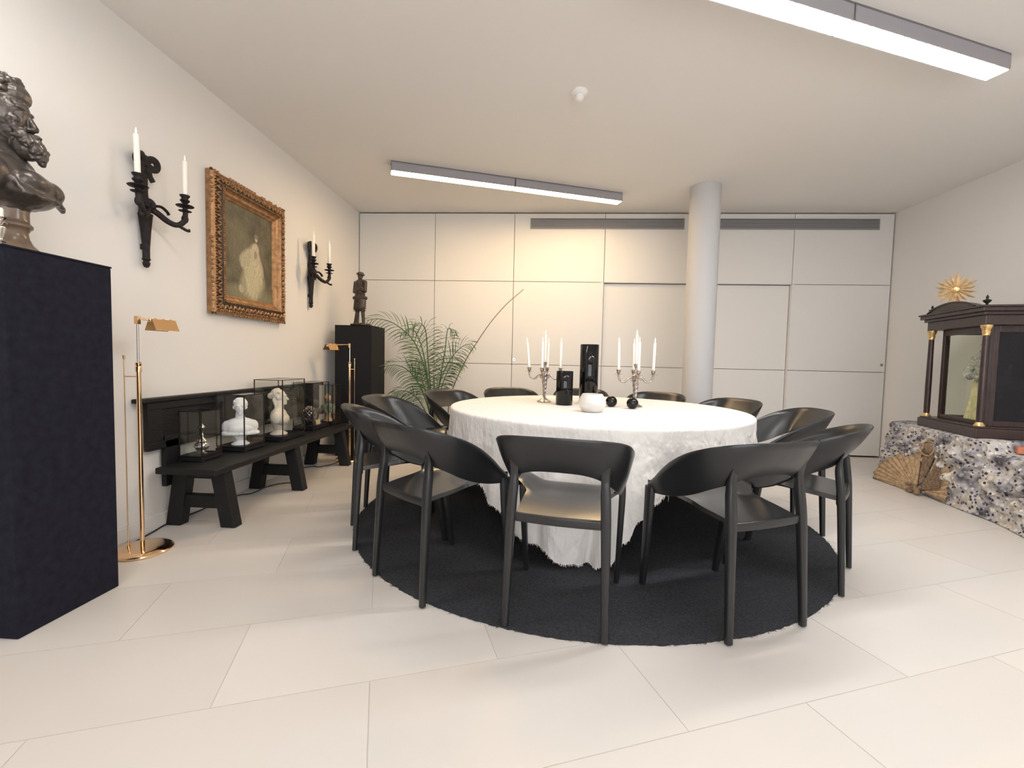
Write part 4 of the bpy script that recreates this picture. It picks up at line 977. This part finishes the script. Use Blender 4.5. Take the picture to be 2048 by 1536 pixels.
# bent rod
rd = empty('bent_rod', (-1.085, 5.30, 0), 0, 'thin brown rod bending up to the right before the panelled wall, beside the palm', 'rod')
P = spl([(0, 0, .02), (-.002, 0, .25), (-.007, 0, .50), (.048, 0, .735), (.178, 0, 1.03), (.308, 0, 1.25), (.475, 0, 1.50), (.652, 0, 1.71), (.858, 0, 1.895)], 8)
MB().tube(P, [.0075-.00006*i for i in range(len(P))], 8).build('shaft', M['rod'], rd)
MB().lathe([(0, 0), (.09, 0), (.09, .012), (.02, .018), (.012, .05), (0, .05)], 32, caps=False).build('foot', M['iron'], rd)

# ------------------------------------------------------------------ draped platform at the right wall
NS, NV2 = 300, 60
path = spl([(4.045, 4.70, 0), (3.80, 4.70, 0), (3.57, 4.68, 0), (3.47, 4.60, 0), (3.43, 4.40, 0), (3.385, 4.15, 0), (3.325, 3.85, 0), (3.285, 3.6, 0), (3.27, 3.3, 0), (3.22, 3.0, 0), (3.17, 2.7, 0), (3.15, 2.42, 0), (3.24, 2.33, 0), (3.5, 2.31, 0), (4.045, 2.31, 0)], 26)
rows = [[] for _ in range(NV2+1)]
def fbm(v, o=4):
    s = 0; a = 1
    for k in range(o): s += a*noise.noise(v*(2**k)); a *= .5
    return s
def topz(y): return .474 + .082*sst(3.44, 3.50, y)
for i, p in enumerate(path):
    t = (path[min(i+1, len(path)-1)]-path[max(i-1, 0)]).normalized(); nn = Vector((t.y, -t.x, 0))
    zt = topz(p.y)
    for k in range(NV2+1):
        v = k/NV2
        if v < .25:       # top
            u_ = v/.25; inner = Vector((4.045, min(p.y, 4.62), 0)); q_ = inner.lerp(p, u_); z = zt
            z += .004*noise.noise(Vector((q_.x*9, q_.y*9, 0)))*(1 if q_.y < 3.4 else .3); 
            if u_ > .92: z -= .012*((u_-.92)/.08)**2
            rows[k].append(Vector((q_.x, q_.y, z)))
        else:
            u_ = (v-.25)/.75; fl_ = (.035 + .05*sst(3.4, 2.9, p.y) + .06*sst(3.9, 4.3, p.y))*u_**1.4
            z = (zt-.012)*(1-u_); s_ = i*.02
            amp = .085*math.sin(PI*min(1, u_*1.05+.06))**.7
            f_ = fbm(Vector((s_*4.2+u_*2.3, u_*4.6-s_*.8, 2.))); rid = (1-abs(noise.noise(Vector((s_*3.4-u_*3.0, u_*5.0+s_*1.6, 7.))))*2.2)
            off = .022 + fl_ + amp*(f_*.7 + .55*rid*.6) - .045*math.exp(-((p.y-3.50)/.03)**2)*(1-sst(.5, .9, u_))
            if u_ > .97: off += .01
            off = max(off, .012)
            q_ = p + nn*off
            z = max(.004, z + .02*noise.noise(Vector((s_*3, u_*6, 9)))*math.sin(PI*u_))
            rows[k].append(Vector((min(q_.x, 4.05), q_.y, z)))
dc = MB().grid(rows).build('patterned_cloth', M['pebble'], ang=180); sdm = dc.modifiers.new('thick', 'SOLIDIFY'); sdm.thickness = .003; sdm.offset = -1
tag(dc, 'crumpled grey and white pebble-print cloth covering the low platform by the right wall', 'cloth')
pf = MB().box(3.42, 4.04, 3.53, 4.10, 0, .545).box(3.52, 4.04, 4.10, 4.58, 0, .545).box(3.38, 4.04, 2.40, 3.53, 0, .460).build('platform', M['white'], smooth=False)
tag(pf, 'low platform hidden under the pebble-print cloth at the right wall', 'platform')

# ------------------------------------------------------------------ display cabinet
ca = math.atan2(.68, .15) - PI/2      # local +Y runs along the left face away from the viewer
cb = empty('display_cabinet', (3.315, 3.62, .556), ca, 'dark mahogany glazed cabinet with gold-capped columns on the cloth-covered platform', 'cabinet')
W_, D_ = .60, .72                     # local x (to the right), y (depth)
bev(MB().box(-.02, W_, -.02, D_+.02, 0, .075).build('base', M['mahog'], cb, smooth=False), .006)
bev(MB().box(-.008, W_, -.008, D_+.008, .075, .088).build('base_moulding', M['mahog'], cb, smooth=False), .003)
ent = MB().box(.0, W_, .0, D_, .855, .930).box(-.018, W_, -.018, D_+.018, .930, .955).box(-.04, W_, -.04, D_+.04, .955, .985).box(-.05, W_, -.05, D_+.05, .985, 1.0)
bev(ent.build('entablature', M['mahog'], cb, smooth=False), .004)
# arched pediment over the left face
P = [(.06, 1.0)] + [(.06+.60*k/16, 1.0+.062*math.sin(PI*k/16)**.8) for k in range(1, 16)] + [(.66, 1.0)]
MB().add([(-.035, y, z) for y, z in P]+[(.03, y, z) for y, z in P], [tuple(range(17)), tuple(range(17, 34))[::-1]]+[(i, (i+1) % 17, 17+(i+1) % 17, 17+i) for i in range(17)]).build('pediment', M['mahog'], cb, smooth=False)
rim = spl([(-.037, .06, 1.004), (-.037, .18, 1.045), (-.037, .36, 1.064), (-.037, .54, 1.045), (-.037, .66, 1.004)], 8)
MB().tube(rim, .007, 8).build('pediment_rim', M['mahog'], cb)
for x, y in ((.025, .025), (.025, D_-.025), (W_-.03, .025), (W_-.03, D_-.025)):
    c_ = MB().lathe([(.021, .115), (.0225, .20), (.0225, .40), (.019, .795)], 24, T((x, y, 0))).build('pillar', M['mahog'], cb)
    MB().lathe([(.033, .088), (.034, .094), (.028, .104), (.024, .112), (.021, .118)], 24, T((x, y, 0))).build('gilt_base', M['goldb'], c_)
    MB().lathe([(.019, .775), (.023, .780), (.021, .786), (.026, .806), (.023, .812), (.028, .828), (.034, .838), (.035, .855)], 24, T((x, y, 0))).build('gilt_capital', M['goldb'], c_)
    u_ = MB().lathe([(0, 0), (.014, 0), (.012, .006), (.006, .012), (.010, .018), (.023, .032), (.025, .040), (.020, .044), (.008, .048), (.007, .056), (.010, .064), (.005, .074), (.002, .082), (0, .083)], 20, T((x-.01, y, 1.0)), caps=False).build('finial', M['urn'], cb)
# glazed body inset behind the pillars
x0, x1, y0, y1, z0, z1, s_ = .075, W_-.07, .055, D_-.085, .088, .855, .034
def fr4(name, fn):
    mb = MB(); fn(mb); bev(mb.build(name, M['mahog'], cb, smooth=False), .002)
fr4('side_frame', lambda m_: m_.box(x0, x0+.02, y0, y0+s_, z0, z1).box(x0, x0+.02, y1-s_, y1, z0, z1).box(x0, x0+.02, y0+s_, y1-s_, z0, z0+.032).box(x0, x0+.02, y0+s_, y1-s_, z1-.05, z1))
fr4('side_frame', lambda m_: m_.box(x1-.02, x1, y0, y0+s_, z0, z1).box(x1-.02, x1, y1-s_, y1, z0, z1).box(x1-.02, x1, y0+s_, y1-s_, z0, z0+.032).box(x1-.02, x1, y0+s_, y1-s_, z1-.05, z1))
fr4('front_frame', lambda m_: m_.box(x0+.02, x0+.05, y0, y0+.02, z0, z1).box(x1-.05, x1-.02, y0, y0+.02, z0, z1).box(x0+.05, x1-.05, y0, y0+.02, z0, z0+.04).box(x0+.05, x1-.05, y0, y0+.02, z1-.05, z1))
fr4('back_frame', lambda m_: m_.box(x0+.02, x0+.045, y1-.02, y1, z0, z1).box(x1-.045, x1-.02, y1-.02, y1, z0, z1).box(x0+.045, x1-.045, y1-.02, y1, z0, z0+.03).box(x0+.045, x1-.045, y1-.02, y1, z1-.04, z1))
MB().box(x0+.009, x0+.012, y0+s_, y1-s_, z0+.032, z1-.05).build('side_pane', M['glass2'], cb, smooth=False)
MB().box(x1-.012, x1-.009, y0+s_, y1-s_, z0+.032, z1-.05).build('side_pane', M['glass2'], cb, smooth=False)
MB().box(x0+.045, x1-.045, y1-.011, y1-.008, z0+.03, z1-.04).build('back_pane', M['glass2'], cb, smooth=False)
MB().box(x0+.05, x1-.05, y0+.009, y0+.012, z0+.04, z1-.05).build('front_pane', M['dglass'], cb, smooth=False)
# figure inside
cm_ = Matrix.Translation((3.315, 3.62, .556)) @ Rz(ca)
fp = cm_ @ Vector((.225, .36, .0885))
fi = empty('figurine', tuple(fp), ca-1.0, 'robed figure in a yellow gown and grey lace inside the mahogany cabinet', 'figurine')
rows = []
for k in range(30):
    t = k/29; z = .40*t; r = .105-.060*t**.7
    rows.append([((r*(1+.10*math.sin(9*a+t*1.5)))*math.cos(a), (r*.85*(1+.10*math.sin(9*a+t*1.5)))*math.sin(a), z) for a in [2*PI*i/72 for i in range(72)]])
mb = MB().grid(rows, closed=True); mb.f.append(tuple(range(72))); mb.f.append(tuple(29*72+i for i in range(72))); mb.build('gown', M['gown'], fi)
b = MB(); b.cap((0, 0, .38), (0, 0, .52), .052, .062, 6)
for s in (-1, 1): b.cap((s*.06, 0, .51), (s*.10, -.02, .40), .034, .030, 5); b.cap((s*.10, -.02, .40), (s*.05, -.10, .385), .030, .034, 5)
for k in range(22): b.ball((.085*math.cos(k*.6), .075*math.sin(k*.6)-.01, .375+.012*math.sin(k*2.1)), .022, 8, 6)
b.ball((0, 0, .545), (.06, .05, .02)); fuse(b.build('lace_bodice', M['lace'], fi), .005, 1)
b = MB(); b.cap((0, 0, .54), (0, 0, .575), .018, .017, 3); b.ball((0, -.004, .61), (.030, .034, .040)); b.ball((0, -.038, .60), (.005, .008, .008)); fuse(b.build('head', M['cream'], fi), .004, 2)
b = MB()
for k in range(40): b.ball((.030*math.cos(k*.7), .012+.026*math.sin(k*.7), .628+.018*math.sin(k*1.3)), .011, 6, 5)
for s in (-1, 1): b.cap((s*.028, .012, .61), (s*.04, .02, .50), .016, .014, 6)
fuse(b.build('hair', M['lace'], fi), .004, 1)
# sunburst
sp_ = cm_ @ Vector((-.008, .355, 1.060))
sn = empty('sunburst', tuple(sp_), .78, 'gilt wooden sunburst with pointed rays standing on top of the mahogany cabinet', 'ornament')
for k in range(18):
    a = 2*PI*k/18 + .05; l = (.142, .118, .130)[k % 3]; rmid = l*.72
    Rm = T((0, 0, .112)) @ Matrix.Rotation(a, 4, 'X')
    ray_ = MB().add([(-.004, 0, .0), (0, -.006, .02), (0, .006, .02), (-.008, 0, rmid), (0, -.0135, rmid), (0, .0135, rmid), (0, 0, l), (.006, 0, .02), (.005, 0, rmid)],
             [(0,1,3), (0,3,2), (1,4,3), (2,3,5), (3,4,6), (3,6,5), (7,1,0), (7,0,2), (7,8,4,1), (7,2,5,8), (8,6,4), (8,5,6)], Rm)
    ray_.build('ray', M['sun'], sn, smooth=False)
MB().ball((0, 0, .112), (.014, .030, .030), 20, 10).build('centre', M['goldb'], sn)
MB().box(-.004, .012, -.012, .012, 0, .10).build('stand', M['gold'], sn, smooth=False)
# terracotta bar on the ledge
tb_ = MB().box(-.30, .30, -.045, .045, 0, .048).build('terracotta_slab', M['terra'], smooth=False, loc=(3.665, 3.265, .480)); tb_.rotation_euler = (0, 0, -.62); bev(tb_, .006)
tag(tb_, 'long flat terracotta slab lying on the cloth before the cabinet', 'slab')

# ------------------------------------------------------------------ raffia fans leaning on the cloth
rf = empty('raffia_ornament', (3.205, 3.99, 0), 0, 'tan woven raffia ornament of three pleated fans leaning against the pebble-print cloth', 'ornament')
view = Vector((3.22, 3.99, 0)).normalized(); side = Vector((view.y, -view.x, 0))
# wide direction follows the cloth front (roughly along +Y/left), tilted back
wd = Vector((-.62, .78, 0)).normalized()
def RP(s, z, back): return Vector((-.005 + back*.8 + .22*z + (.05*-s if s < 0 else 0), (1.65*-s if s < 0 else -.66*s), z))
def lobe(a0, a1, r, mt, name, c=(0, .045), bk=.0, scal=9, flare=.02, amp=.010, r0=.03, zmin=.008):
    rows = []; n1 = 64; n2 = 12
    for j_ in range(n2+1):
        t = j_/n2; row = []
        for i in range(n1+1):
            u_ = i/n1; a = math.radians(a0+(a1-a0)*u_); rr2 = r*(1+.045*abs(math.sin(PI*scal*u_)))*t + r0*(1-t)
            s = c[0] + rr2*math.cos(a); z = c[1] + rr2*math.sin(a); z = max(z, zmin)
            row.append(RP(s, z, bk + .10*z + amp*t*math.sin(PI*u_*26) - flare*math.sin(PI*u_)*t))
        rows.append(row)
    o = MB().grid(rows).build(name, mt, rf, ang=180); md = o.modifiers.new('thick', 'SOLIDIFY'); md.thickness = .004; return o
lobe(-4, 83, .345, M['raffia'], 'fan', (.03, .045), .02, 5)
lobe(12, 68, .27, M['raffd'], 'fan_lining', (.03, .05), -.005, 1, amp=.006)
lobe(80, 99, .40, M['raffd'], 'fan', (.0, .045), .0, 2, r0=.05)
lobe(100, 200, .30, M['raffia'], 'fan', (-.02, .035), .03, 6, zmin=.006)
rg_ = MB()
for sx__, r_ in ((-.012, .055), (-.075, .030)):
    P = [RP(sx__+r_*math.cos(2*PI*k/24), .395+r_*1.1*math.sin(2*PI*k/24), .015) for k in range(25)]; rg_.tube(P, .006, 8)
rg_.build('ring', M['raffia'], rf)
MB().ball(RP(-.012, .40, .03), (.045, .045, .055), 16, 10).build('medallion', M['raffd'], rf)
kn = MB()
for k in range(40): kn.ball(RP(random.uniform(-.055, .055), .048+random.uniform(-.030, .030), -.018+random.uniform(-.02, .012)), random.uniform(.010, .018), 8, 6)
fuse(kn.build('knot', M['raffd'], rf), .004, 1)
# platform top-left small knot of trim on the cloth
